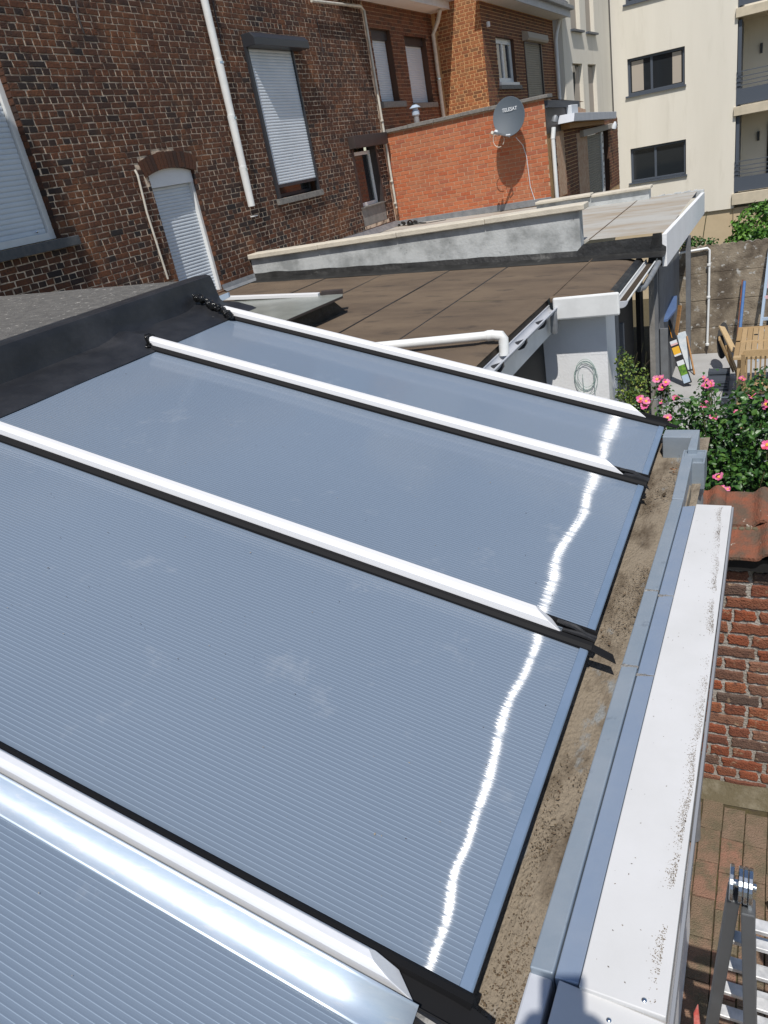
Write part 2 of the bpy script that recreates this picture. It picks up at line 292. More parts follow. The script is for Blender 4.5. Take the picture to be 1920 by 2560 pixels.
def brickwall(parent, F, u0, u1, z0, z1, mt, bl, hl, course, joint, openings=(), bond='english', n_obj=300, seed=1, proud=.006, irr=.0015, bev=.004, rag=1, jit=.0, excl=None, tonef=None, budget=None, bed=None):
    rg = random.Random(seed); bh = course-(joint if bed is None else bed); bricks = []
    k = 0; z = z0
    while z+bh*.6 < z1:
        hh = min(bh, z1-z)
        if bond == 'english': seq = 's' if k % 2 == 0 else 'h'
        elif bond == 'running': seq = 's'
        elif bond == 'flemish': seq = 'f'
        u = u0 - (0 if k % 2 == 0 else (bl+joint)/2 if bond == 'running' else (hl+joint)/2) - (rg.uniform(0, jit*4) if jit else 0)
        i = 0
        while u < u1:
            ty = seq if seq != 'f' else 'sh'[(i+k) % 2]
            L_ = (bl if ty == 's' else hl)*(1+rg.uniform(-jit, jit)); segs = [(max(u, u0), min(u+L_, u1))]
            for (a, b, c, d) in openings:
                if c-.02 < z+hh/2 < d+.02-.02:
                    ns = []
                    for (p, q) in segs:
                        if q <= a or p >= b: ns.append((p, q))
                        else:
                            if p < a: ns.append((p, a))
                            if q > b: ns.append((b, q))
                    segs = ns
            for (p, q) in segs:
                if q-p > .03 and not (excl and excl((p+q)/2, z+hh/2)): bricks.append((p, q-p, z, hh, ty))
            u += L_+joint; i += 1
        z += course; k += 1
    order = sorted(range(len(bricks)), key=lambda i: size_key(F.p(bricks[i][0]+bricks[i][1]/2, bricks[i][2], 0)))
    n_left = n_obj if budget is None else max(0, budget[0])
    sing = set(order[:min(n_left, n_obj)]); 
    if budget is not None: budget[0] -= len(sing)
    lib = {}
    for ty, L_ in (('s', bl), ('h', hl)):
        lib[ty] = []
        for q in range(18):
            mb = MB(); vs, fs = brick_geo(L_, bh, proud, rg, irr, bev, rag); mb.add(vs, fs, rg.random()); lib[ty].append((mb.mesh('brick', mt), L_))
    rest = MB(); X = Matrix((F.u, F.n, V((0,0,1)))).transposed()
    flip = X.determinant() < 0
    for i, (u, L_, z, hh, ty) in enumerate(bricks):
        if i in sing:
            me, nl = lib['s' if L_ > (bl+hl)/2 else 'h'][rg.randrange(18)]
            o = bpy.data.objects.new('brick', me); C.objects.link(o); o.parent = parent
            S_ = Matrix.Diagonal((L_/nl, 1, hh/bh))
            o.matrix_basis = Matrix.Translation(F.p(u, z, 0) - (parent.location if parent else V((0,0,0)))) @ (X @ S_).to_4x4()
        else:
            vs, fs = brick_geo(L_, hh, proud, rg, irr, bev, rag if rag == 1 else 2)
            t = rg.random() if tonef is None else tonef(u, z, rg)
            rest.add([F.p(u+a, z+c, b) for a, b, c in vs], fs, t)
    if rest.v: rest.build('brick_field', mt, parent, kind='stuff')
    return bricks
def wall_panel(mb, F, u0, u1, z0, z1, openings=(), reveal=.12, d=0.0):
    us = sorted(set([u0, u1]+[min(max(x, u0), u1) for o in openings for x in o[:2]]))
    zs = sorted(set([z0, z1]+[min(max(x, z0), z1) for o in openings for x in o[2:4]]))
    for i in range(len(us)-1):
        for j in range(len(zs)-1):
            cu, cz = (us[i]+us[i+1])/2, (zs[j]+zs[j+1])/2
            if any(o[0] < cu < o[1] and o[2] < cz < o[3] for o in openings): continue
            mb.quad(F.p(us[i], zs[j], d), F.p(us[i+1], zs[j], d), F.p(us[i+1], zs[j+1], d), F.p(us[i], zs[j+1], d))
def reveals(mb, F, o, r, d=0.0):
    a, b, c, e = o
    mb.quad(F.p(a,c,d), F.p(a,e,d), F.p(a,e,-r), F.p(a,c,-r)); mb.quad(F.p(b,c,d), F.p(b,c,-r), F.p(b,e,-r), F.p(b,e,d))
    mb.quad(F.p(a,e,d), F.p(b,e,d), F.p(b,e,-r), F.p(a,e,-r)); mb.quad(F.p(a,c,d), F.p(a,c,-r), F.p(b,c,-r), F.p(b,c,d))
def curtain(parent, F, u0, u1, z0, z1, d, pitch, mt, name='shutter_curtain', skew=None):
    # roller shutter: convex slats with a groove between
    mb = MB(); n = max(1, int(round((z1-z0)/pitch))); ph = (z1-z0)/n; prof = []
    for i in range(n):
        for (t, o) in ((0.0, -.006), (.12, .001), (.35, .004), (.65, .004), (.9, .001), (.99, -.006)):
            prof.append((z0+(i+t)*ph, d+o))
    prof.append((z1, d-.006))
    for (a, b) in zip(prof[:-1], prof[1:]):
        mb.quad(F.p(u0, a[0], a[1]), F.p(u1, a[0], a[1]), F.p(u1, b[0], b[1]), F.p(u0, b[0], b[1]))
    return mb.build(name, mt, parent)
def fpart(parent, F, name, mt, *boxes, bevel=0.0, label=None):
    for b in boxes:
        mb = MB(); fbox(mb, F, *b); o = mb.build(name, mt, parent, bevel=bevel)
    if label: o['label'] = label
    return o

# ================================================================ GROUND
g = MB(); g.prism([(-60,-30,-.02), (-60,13.9,-.02), (-60,14.3,-3.0), (-60,90,-3.0), (-60,90,-3.5), (-60,-30,-3.5)], (120,0,0)); o = g.build('ground', 'soil'); o['kind'] = 'structure'
g = MB(); g.box(-1.35, 3.2, 3.62, 13.2, -.05, 0.0); o = g.build('patio', 'patio'); o['kind'] = 'structure'
# garden court paved with clay blocks, stack bond, long side across
pv = MB(); pv.box(-.75, 2.6, -2.0, 3.27, -.1, -.012); pave = pv.build('pavement', 'soil'); pave['kind'] = 'structure'
lib = []
for q in range(20):
    mb = MB(); vs, fs = brick_geo(.101, .205, .002, R, .0014, .004, 2)
    mb.add([(a, c, b) for a, b, c in vs], fs, R.random()); lib.append(mb.mesh('paving_brick', 'paver'))
pvb = []
for i in range(-7, 24):
    for j in range(-8, 16):
        x = i*.1065+.009*math.sin(j*.4); y = -.0+j*.2105+(.012 if i % 2 else 0)+.055*(i % 3 == 1)
        if y+.21 > 3.27: continue
        pvb.append((size_key((x+.05, y+.1, 0)), x, y))
pvb.sort()
far = MB()
for n, (_, x, y) in enumerate(pvb):
    if n < 300:
        o = bpy.data.objects.new('paving_brick', lib[R.randrange(20)]); C.objects.link(o); o.parent = pave
        o.location = (x, y, R.uniform(-.002, .002)); o.rotation_euler.z = R.uniform(-.012, .012)
    else:
        vs, fs = brick_geo(.101, .205, .002, R, .0014, .004); far.add([(x+a, y+c, b) for a, b, c in vs], fs, R.random())
if far.v: far.build('paving_field', 'paver', pave, kind='stuff')

# ================================================================ LEAN-TO ROOF (twin-wall sheets on glazing bars)
CS, SN = .9584, .2853
def Pt(t, y, h=0.0): return V((-.395-t*CS+h*SN, y, 2.2+t*SN+h*CS))
lean = thing('lean_to_roof', 'lean-to roof of blue grey ribbed polycarbonate sheets held by white glazing bars', 'roof', loc=(0,0,0))
PITCH = .0109
BARS = [.597, 1.62, 2.635, 3.238]
def sheet(y0, y1, label=None):
    mb = MB(); n = int((y1-y0)/PITCH); T = [0.004+2.32*i/14 for i in range(15)]
    for k in range(n):
        ya = y0+k*PITCH
        ring = [(ya, 0.0, 1.0), (ya+.0013, 0.0, 1.0), (ya+.0013, -.00001, 0.0), (ya+.0045, -.00035, 0.0), (ya+.0078, -.00035, 0.0), (ya+PITCH, 0.0, 0.0)]
        pts = [[Pt(t, yy, hh+.0022*noise.noise(V((t*1.3, yy*2.2, 5)))) for t in T] for (yy, hh, _) in ring]
        for (a, b) in ((0, 1), (2, 3), (3, 4), (4, 5)):
            n0 = len(mb.v); mb.v += [tuple(p) for p in pts[a]]+[tuple(p) for p in pts[b]]
            mb.t += [1.0 if a == 0 else 0.0]*(2*len(T)); m_ = len(T)
            mb.f += [(n0+i, n0+i+1, n0+m_+i+1, n0+m_+i) for i in range(m_-1)]
    yb = y0+n*PITCH
    mb.hexa((Pt(.004,y0,-.016), Pt(.004,yb,-.016), Pt(2.324,yb,-.016), Pt(2.324,y0,-.016), Pt(.004,y0,-.004), Pt(.004,yb,-.004), Pt(2.324,yb,-.004), Pt(2.324,y0,-.004)))
    o = mb.build('polycarbonate_sheet', 'poly', lean, smooth=False)
    return o
sheet(-1.0, .585); sheet(.611, 1.606); sheet(1.634, 2.622); sheet(2.648, 3.222)
# aluminium profile closing the lower edge of each sheet, dark gasket below it
for (a, b) in ((-1.0, .56), (.625, 1.588), (1.652, 2.60), (2.668, 3.215)):
    mb = MB(); mb.prism([Pt(.021,a,.0025), Pt(.021,a,.0045), Pt(.001,a,.0045), Pt(-.003,a,.001), Pt(-.003,a,-.020), Pt(.03,a,-.020)], (0, b-a, 0))
    mb.build('edge_profile', 'alu_profile', lean, bevel=.0012)
mb = MB(); mb.prism([Pt(.06,-1.0,-.021), Pt(-.004,-1.0,-.021), Pt(-.004,-1.0,-.034), Pt(.06,-1.0,-.034)], (0, 4.24, 0)); mb.build('eave_gasket', 'rubber', lean)
mb = MB(); mb.hexa((V((-.47,-1.0,2.02)), V((-.425,-1.0,2.02)), V((-.425,3.2,2.02)), V((-.47,3.2,2.02)), V((-.47,-1.0,2.17)), V((-.425,-1.0,2.17)), V((-.425,3.2,2.17)), V((-.47,3.2,2.17)))); mb.build('eave_beam', 'frame_dark', lean)
def cap_bar(yc, t0, t1b, t1t, mt='cap_white', w=1.0, dh=0.0):
    b = MB(); prof = [(-.024, .014+dh), (-.021, .037+dh), (-.018, .041+dh), (-.010, .049+dh), (.010, .049+dh), (.018, .041+dh), (.021, .037+dh), (.024, .014+dh)]
    rings = []
    for k in range(2):
        r = []
        for (yy, h) in prof:
            t = (t1b+(t1t-t1b)*(h-.014-dh)/.035) if k else t0+(.02*(h-.013)/.043)
            r.append(Pt(t+(yy+.029)*.9*k, yc+yy*w, h))
        rings.append(r)
    b.sweep(rings, None)
    return b.build('glazing_bar', mt, lean, bevel=.0018)
def seal(parent, yc, t0, t1, w=.043):
    b = MB(); P_ = []
    ts = [t0, t0+.4, 1.5, .8, .25, t1]
    ts = sorted(set(ts), reverse=True)
    for sgn in (-1, 1):
        rings = [[Pt(t, yc+sgn*.018, .002), Pt(t, yc+sgn*.022, .019), Pt(t, yc+sgn*.034, .0165), Pt(t, yc+sgn*w, .0085), Pt(t, yc+sgn*w, -.004)] for t in ts]
        b.sweep(rings, None)
    return b.build('rubber_seal', 'rubber_matt', parent, smooth=False)
for i, yc in enumerate(BARS):
    if i == 0:
        o = cap_bar(yc, 2.33, .072, .140, 'cap_alu', .74)
    else:
        o = cap_bar(yc, 2.33, .068, .132)
    seal(o, yc, 2.38, -.008)
    if i in (1, 2):
        # rubber lips running past the eave
        L_ = .066 if i == 1 else .012
        b = MB(); b.prism([Pt(.09,yc-.036,.012), Pt(0,yc-.042,.010), Pt(-L_*.5,yc-.046,.006), Pt(-L_-.012,yc-.051,.002), Pt(-L_+.002,yc-.022,.004), Pt(-L_*.5,yc-.018,.007), Pt(0,yc-.016,.011), Pt(.09,yc-.014,.015)], Pt(0,0,-.004)-Pt(0,0,0)); b.build('rubber_lip', 'rubber_matt', o, bevel=.0015)
        b = MB(); b.tube([Pt(.10,yc+.020,.016), Pt(.05,yc+.014,.020), Pt(.02,yc+.008,.013), Pt(-.012,yc+.012,.009)], [.006,.008,.007,.0065], 8); b.build('rubber_lip', 'rubber', o, smooth=True)
        b = MB(); b.tube([Pt(.08,yc-.004,.012), Pt(.03,yc-.002,.014), Pt(-.010,yc+.002,.007)], [.006,.008,.007], 8); b.build('rubber_lip', 'rubber', o, smooth=True)
    elif i == 3:
        b = MB(); b.prism([Pt(.10,yc-.02,.010), Pt(-.055,yc-.012,.004), Pt(-.06,yc+.012,.004), Pt(.10,yc+.03,.010)], Pt(0,0,-.006)-Pt(0,0,0)); b.build('rubber_lip', 'rubber_matt', o, bevel=.0015)
    else:
        b = MB()
        b.prism([Pt(.16,yc-.018,.006), Pt(.02,yc-.020,.006), Pt(-.045,yc-.022,.0), Pt(-.045,yc+.022,.0), Pt(.02,yc+.030,.006), Pt(.16,yc+.030,.006)], Pt(0,0,-.006)-Pt(0,0,0)); b.build('rubber_lip', 'rubber_matt', o, bevel=.0015)
        b = MB(); b.tube([Pt(.07,yc-.030,.014), Pt(.04,yc-.033,.014), Pt(0,yc-.034,.010), Pt(-.04,yc-.034,.002)], [.007,.011,.010,.008], 8); b.build('rubber_lip', 'rubber', o, smooth=True)
# loose concave aluminium strip lying along the nearest bar
b = MB(); ns = 12; rings = []
for k in range(15):
    t = 2.4-(2.4-.068)*k/14; yb = .571; w_ = .047+.012*k/14; r = []
    for i in range(ns+1):
        a = i/ns; r.append(Pt(t, yb-a*w_, .034-.030*a-.010*math.sin(a*math.pi)+.0012*noise.noise(V((t*2, a*2, 1)))))
    rings.append(r)
b.sweep(rings, None, closed=False); 
strip = b.build('cover_strip', 'alu_strip', None, smooth=True); tag(strip, 'loose concave bare aluminium cover strip lying along the nearest glazing bar', 'metal strip')
md = strip.modifiers.new('thick', 'SOLIDIFY'); md.thickness = .0018
# membrane flashing and upstand at the head of the sheets
ups = thing('roof_upstand', 'black rubber membrane upstand between grey felt roof and polycarbonate sheets', 'roof upstand')
b = MB(); prof = [(-2.575, 2.853), (-2.60, 2.866), (-2.70, 2.897), (-2.785, 2.910), (-2.812, 2.922), (-2.826, 2.96), (-2.832, 3.03), (-2.840, 3.058), (-2.865, 3.066), (-2.95, 3.066)]
ys = [-1.0+4.446*i/60 for i in range(61)]
rings = []
for yy in ys:
    r = []
    fold = .016*max(0, noise.noise(V((yy*1.7, 2, 0))))
    for i, (x, z) in enumerate(prof):
        dx = .010*noise.noise(V((yy*3, i*.6, 1)))*(1 if 1 < i < 7 else .25); dz = .010*noise.noise(V((yy*2.4, i*.7, 9)))*(1 if 2 < i < 7 else .2)
        lift = 0
        for bc in BARS[1:]:
            q = abs(yy-bc)
            if q < .11 and 2 <= i <= 5: lift = max(lift, (.11-q)/.11*(.038 if i < 4 else .03))
        r.append(V((x+dx+(fold if i in (3, 4) else 0)+(.09 if (i > 4 and yy > 99) else 0)+.0*yy, yy, z+dz+lift)))
    rings.append(r)
b.sweep(rings, None, closed=False); b.build('membrane', 'epdm', ups, smooth=True)
b = MB(); b.prism([(x-.02, 3.452, z-.01) for x, z in prof if x < -2.7]+[(-2.95, 3.452, 2.6), (-2.7, 3.452, 2.6)], (0, -.02, 0)); b.build('end_board', 'epdm', ups)
b = MB(); b.prism([(-2.857, 3.455, 2.934), (-2.744, 3.455, 2.955), (-2.745, 3.455, 2.928), (-2.832, 3.455, 2.902)], (0, -.012, 0)); b.build('foil_end', 'blue_grey', ups)
# sealant lumps
b = MB(); rg = random.Random(3)
for k in range(26):
    a = k/25; c = V((-2.80+.25*a, 3.235-.06*a+rg.uniform(-.012,.012), 2.985-.115*a+rg.uniform(-.006,.01)))
    r0 = rg.uniform(.012, .024)
    b.lathe(c, [(0,-r0), (r0*.75,-r0*.6), (r0,0), (r0*.7,r0*.6), (0,r0*.85)], 7, (rg.uniform(-1,1), rg.uniform(-1,1), 1))
for k in range(10):
    c = V((-2.62+rg.uniform(-.02,.02), 2.605+rg.uniform(-.03,.035), 2.877+rg.uniform(-.004,.012))); r0 = rg.uniform(.006, .014)
    b.lathe(c, [(0,-r0), (r0,0), (0,r0*.7)], 6)
b.build('sealant', 'tar', ups, smooth=True, kind='stuff')
b = MB(); b.prism([Pt(2.335,2.607,.010), Pt(2.355,2.609,.05), Pt(2.36,2.62,.057), Pt(2.36,2.65,.057), Pt(2.355,2.66,.05), Pt(2.335,2.663,.010)], Pt(-.02,0,0)-Pt(0,0,0)); b.build('end_plug', 'tar', ups)
# flat grey felt roof behind the upstand
b = MB(); rings = []
for i in range(13):
    x = -2.94-i*(3.76/12); rings.append([V((x, -1.0+4.45*j/8, 3.045+(-2.94-x)*.038+.004*noise.noise(V((x*2, j, 3))))) for j in range(9)])
b.sweep(rings, None, closed=False)
b.prism([(-2.94,3.447,3.045), (-6.7,3.447,3.186), (-6.7,3.447,2.3), (-2.94,3.447,2.3)], (0,-.02,0))
felt = b.build('flat_felt_roof', 'felt_gravel', None); tag(felt, 'flat grey gravelly felt roof between the black upstand and the dark brick house', 'flat roof')

# ================================================================ BOX GUTTER, ZINC CAPPING, WHITE BOARD
gut = thing('box_gutter', 'silted zinc box gutter running along the lower edge of the polycarbonate roof', 'gutter')
b = MB(); nx, ny = 12, 130
rings = []
for j in range(ny+1):
    y = -1.0+4.32*j/ny
    rings.append([V((-.47+.255*i/nx, y, 2.103+.004*noise.noise(V((i*.5, y*7, 2)))+.010*max(0, noise.noise(V((i*.25, y*2.6, 7)))))) for i in range(nx+1)])
b.sweep(rings, None, closed=False); b.build('gutter_bed', 'silt', gut, smooth=True)
zL = ((-0.316, 0.714, 2.2), (-0.285, 2.482, 2.2)); zS = ((-0.275, 0.715, 2.2), (-0.245, 2.479, 2.2)); zW = ((-0.233, 0.71, 2.2), (-0.202, 2.46, 2.2)); zR = ((-0.098, 0.707, 2.2), (-0.089, 2.457, 2.2))
def lerp(pr, y): a, c = V(pr[0]), V(pr[1]); k = (y-a.y)/(c.y-a.y); return (a+(c-a)*k).x
Y0 = zL[0][1]; Y1 = zL[1][1]
seams = [Y0, 1.54, 1.896, Y1+.015]
seams2 = [zS[0][1], 1.519, 1.884, zW[1][1]]
for i in range(3):
    a, c = seams[i]+.002, seams[i+1]-.002
    b = MB(); b.hexa(((lerp(zL,a),a,2.1), (lerp(zS,a)-.001,a,2.1), (lerp(zS,c)-.001,c,2.1), (lerp(zL,c),c,2.1), (lerp(zL,a),a,2.200), (lerp(zS,a)-.001,a,2.203), (lerp(zS,c)-.001,c,2.203), (lerp(zL,c),c,2.200)))
    b.build('zinc_capping', 'zinc', gut, bevel=.003)
    a, c = seams2[i]+.002, seams2[i+1]-.002
    b = MB(); b.hexa(((lerp(zS,a)+.001,a,2.1), (lerp(zW,a)-.001,a,2.1), (lerp(zW,c)-.001,c,2.1), (lerp(zS,c)+.001,c,2.1), (lerp(zS,a)+.001,a,2.193), (lerp(zW,a)-.001,a,2.198), (lerp(zW,c)-.001,c,2.198), (lerp(zS,c)+.001,c,2.193)))
    b.build('zinc_flashing', 'zinc2', gut, bevel=.002)
for i in (1, 2):
    for (sm, A, B_, zz, dx) in ((seams, zL, zS, 2.2015, 0), (seams2, zS, zW, 2.195, .0)):
        b = MB(); y = sm[i]; x0 = lerp(A, y); x1 = lerp(B_, y)
        for k in range(14):
            xx = x0+(x1-x0)*(k+.5)/14; r0 = R.uniform(.0022, .0042); b.lathe((xx, y+R.uniform(-.0035, .0035), zz-.001), [(0,-.002), (r0*1.3,-.0005), (r0*.8,.0016), (0,.0022)], 7)
        b.hexa(((x0,y-.004,zz-.004),(x1,y-.004,zz-.004),(x1,y+.004,zz-.004),(x0,y+.004,zz-.004),(x0,y-.003,zz+.0008),(x1,y-.003,zz+.0008),(x1,y+.003,zz+.0008),(x0,y+.003,zz+.0008)))
        b.build('solder_seam', 'solder', gut, smooth=True)
# narrower capping towards the hopper, end piece, hopper
eL = (-0.289, 2.874, 2.2); eR = (-0.248, 2.871, 2.2)
b = MB(); a = (zL[1][0], Y1+.017); c = (lerp(zS, Y1), Y1+.017)
b.hexa(((a[0],a[1],2.1),(c[0],c[1],2.1),(eR[0],eR[1],2.1),(eL[0],eL[1],2.1),(a[0],a[1],2.202),(c[0],c[1],2.202),(eR[0],eR[1],2.202),(eL[0],eL[1],2.202))); b.build('zinc_capping', 'zinc', gut, bevel=.003)
b = MB(); q = ((-0.274, 2.948, 2.2), (-0.239, 2.948, 2.2), (-0.245, 3.165, 2.2), (-0.272, 3.085, 2.2))
b.hexa([(p[0],p[1],2.1) for p in q]+[(p[0],p[1],2.204) for p in q]); b.build('zinc_capping', 'zinc', gut, bevel=.003)
b = MB(); q = ((-0.387, 3.091, 2.2), (-0.272, 3.085, 2.2), (-0.245, 3.17, 2.2), (-0.385, 3.174, 2.2))
b.hexa([(p[0],p[1],2.1) for p in q]+[(p[0],p[1],2.2) for p in q]); b.build('gutter_end', 'zinc', gut, bevel=.003)
b = MB(); h0 = (-0.286, 2.979, 2.19); h1 = (-0.203, 2.971, 2.19); h2 = (-0.199, 2.867, 2.19)
x0, x1, ya, yb = h0[0]-.004, h1[0], h2[1]-.03, h1[1]
for bx in ((x0,x1,ya,ya+.006,2.08,2.19), (x0,x1,yb-.006,yb,2.08,2.19), (x0,x0+.006,ya+.006,yb-.006,2.08,2.19), (x1-.006,x1,ya+.006,yb-.006,2.08,2.19), (x0+.006,x1-.006,ya+.006,yb-.006,2.08,2.176)): b.box(*bx)
b.box(x0, x1, ya+.045, ya+.050, 2.10, 2.192)
b.box(x0+.006, x1-.006, ya+.05, yb-.006, 2.170, 2.182)
b.build('hopper', 'zinc', gut)
dp = thing('downpipe', 'grey zinc downpipe below the hopper at the far end of the box gutter', 'downpipe')
b = MB(); pc = V(((x0+x1)/2+.002, (ya+yb)/2, 0)); b.tube([pc+V((0,0,2.085)), pc+V((0,0,1.0)), pc+V((0,0,.02))], .034, 20); b.build('pipe', 'lead', dp, smooth=True)
b = MB(); b.lathe(pc+V((0,0,2.03)), [(.034,0), (.037,.004), (.037,.03), (.034,.034)], 20); b.build('collar', 'lead', dp, smooth=True)
b = MB(); b.box(-.248, -.240, 2.50, 2.72, 2.0, 2.15); b.build('timber_batten', 'post_wood', gut)
# lower capping at the camera end
b = MB(); q = ((-0.319, 0.626, 2.185), (-0.279, 0.641, 2.185), (-0.279, 0.721, 2.185), (-0.318, 0.72, 2.185))
n0, n1 = V(q[0])-V(q[3]), V(q[1])-V(q[2]); q = (V(q[3])+n0*4, V(q[2])+n1*4, V(q[2]), V(q[3]))
b.hexa([(p[0],p[1],2.1) for p in q]+[tuple(p) for p in q]); b.build('zinc_capping', 'fascia_grey', gut, bevel=.004)
# strips of rubber lying in the gutter
b = MB(); b.prism([(-.318,.735,2.118), (-.296,.735,2.118), (-.281,.86,2.118), (-.298,.86,2.118)], (0,0,.03)); o = b.build('rubber_offcut', 'tar'); tag(o, 'black rubber offcut lying in the gutter against the zinc capping', 'rubber offcut')

# debris: silt crumbs, bits of leaf
rg = random.Random(11); b = MB()
for k in range(15000):
    y = rg.uniform(.3, 3.2); x = -.405+(.105+.02*(y-.9))*rg.random()**.8
    dens = noise.noise(V((x*6, y*2.3, 4)))+.35*noise.noise(V((x*20, y*9, 1)))
    if dens < rg.uniform(.0, .30)+(.18 if x < -.36 else 0)*0: continue
    s_ = rg.uniform(.0008, .0030)*(2.2 if rg.random() < .04 else 1); a = rg.uniform(0, 3.14); z = 2.112+rg.uniform(0, .004)+.008*max(0, noise.noise(V(((x+.47)/.255*12*.25, y*2.6, 7))))
    d1 = V((math.cos(a), math.sin(a), rg.uniform(-.3,.3)))*s_; d2 = V((-math.sin(a), math.cos(a), rg.uniform(-.4,.4)))*s_*rg.uniform(.25, .8); c = V((x, y, z))
    b.add((c-d1, c+d2*.9, c+d1, c-d2), ((0,1,2),(0,2,3)), rg.random())
o = b.build('gutter_silt', 'debris', gut, kind='stuff')
for (px, lab) in (((-0.382, 3.225, 2.115), 'orange dry leaf curled up in the far corner of the gutter'), ((-0.321, 2.914, 2.115), 'small rusty dry leaf against the zinc beside the hopper')):
    b = MB(); c = V(px); n = 9 if 'far' in lab else 5
    for k in range(n):
        a = R.uniform(0, 6.28); l = R.uniform(.012, .028)*(1 if n == 9 else .5); d1 = V((math.cos(a), math.sin(a)*.6, .15))*l; d2 = V((-math.sin(a), math.cos(a), .3))*l*.45; c2 = c+V((R.uniform(-.03,.03)*n/9, R.uniform(-.015,.015), R.uniform(.004,.016)))
        b.add((c2-d1, c2-d1*.3+d2, c2+d1*.6+d2*.6+V((0,0,.006)), c2+d1, c2+d1*.4-d2, c2-d1*.5-d2*.8), ((0,1,2,3),(0,3,4,5)))
    o = b.build('dry_leaf', 'leaf_dry'); tag(o, lab, 'dry leaf')
b = MB(); c = V((-0.337, 2.699, 2.114))
b.add((c+V((-.009,-.004,.001)), c+V((-.003,.009,.006)), c+V((.004,.011,.009)), c+V((.011,.003,.003)), c+V((.002,-.008,.002))), ((0,1,2,3,4),)); o = b.build('dark_leaf', 'debris'); tag(o, 'single dark leaf lying on clean silt in the gutter below the second bar', 'leaf')

# white coated board on top of the outer wall
wb = thing('white_wall_capping', 'long white coated capping board with dirty outer edge beside the zinc', 'capping board')
yb0 = zW[0][1]
def bd(name, pts, z0, z1, mt, bev=.002):
    b = MB(); b.hexa([(x,y,z0) for x, y in pts]+[(x,y,z1) for x, y in pts]); return b.build(name, mt, wb, bevel=bev)
bd('board', ((lerp(zW,yb0)+.001, yb0+.0), (zR[0][0], zR[0][1]), (zR[1][0], zR[1][1]), (zW[1][0]+.001, zW[1][1])), 2.17, 2.203, 'white_board')
q0 = V(zW[0]); q1 = V(zR[0])
bd('board', ((q0.x-.058, -.9), (q1.x-.002, -.9), (q1.x-.001, q1.y-.003), (q0.x-.033, yb0+.0055)), 2.165, 2.194, 'white_board')
bd('shaded_edge', ((zR[0][0]+.0005, -.9), (zR[0][0]+.0065, -.9), (zR[1][0]+.0065, zR[1][1]), (zR[1][0]+.0005, zR[1][1])), 2.168, 2.198, 'edge_shade_grey', .001)  # thin strip, its grey stands in for the board's shaded side
for (px, r0) in (((-0.132, 0.722, 2.203), .0042), ((-0.179, 0.679, 2.194), .0042)):
    b = MB(); b.lathe(V(px), [(r0,-.002), (r0,.0012), (r0*.6,.0028), (0,.003)], 14); b.build('screw', 'steel', wb, smooth=True)
# algae specks along the outer edge
b = MB(); rg = random.Random(5)
for k in range(7500):
    y = rg.uniform(.72, 2.45); xr = lerp(zR, y); prof_ = .020+.012*math.sin(y*2.6+1)+.007*noise.noise(V((y*9,0,0)))
    x = xr-prof_-abs(rg.gauss(0, .008))+.004; 
    if noise.noise(V((y*14, 3, 3)))+.6*noise.noise(V((y*4, 1, 3))) < rg.uniform(-.35, .5): continue
    s_ = rg.uniform(.0005, .0015); a = rg.uniform(0, 3)
    d1 = V((math.cos(a), math.sin(a), 0))*s_; d2 = V((-math.sin(a), math.cos(a), 0))*s_*.6; c = V((x, y, 2.2035)); b.add((c-d1, c+d2, c+d1, c-d2), ((0,1,2,3),), .35+.6*rg.random())
for k in range(90):
    y = rg.uniform(.72, 2.4); x = rg.uniform(lerp(zW, y)+.01, lerp(zR, y)-.01); s_ = rg.uniform(.0005, .0022); a = rg.uniform(0, 3)
    d1 = V((math.cos(a), math.sin(a), 0))*s_; d2 = V((-math.sin(a), math.cos(a), 0))*s_*.5; c = V((x, y, 2.2037)); b.add((c-d1, c+d2, c+d1, c-d2), ((0,1,2,3),), rg.random()*.5)
b.build('algae', 'debris', wb, kind='stuff')
# specks of dirt and tar on the sheets
b = MB()
for k in range(420):
    y = rg.uniform(-.2, 3.2); t = rg.uniform(.05, 2.2)
    if min(abs(y-q) for q in BARS) < .05: continue
    s_ = rg.uniform(.0006, .0022)*(1.6 if rg.random() < .08 else 1); a = rg.uniform(0, 3); c = Pt(t, y, .0035)
    d1 = (V((-CS,0,SN))*math.cos(a)+V((0,1,0))*math.sin(a))*s_; d2 = (V((-CS,0,SN))*-math.sin(a)+V((0,1,0))*math.cos(a))*s_*.6
    b.add((c-d1, c+d2, c+d1, c-d2), ((0,1,2,3),), 0 if rg.random() < .6 else 1)
b.build('dirt_specks', 'debris', lean, kind='stuff')
# wall under the capping
b = MB(); b.box(-.235, -.215, -1.0, 2.38, 0, 2.165); o = b.build('garden_wall_panel', 'white_paint'); tag(o, 'white outer wall of the lean-to below the capping board', 'wall')
b = MB(); b.box(-.46, -.44, -1.0, 3.2, 0, 2.1); b.box(-2.95, -.44, 3.19, 3.21, 0, 2.17); o = b.build('lean_to_wall', 'frame_dark'); tag(o, 'dark framed wall closing the lean-to under its eave', 'wall')

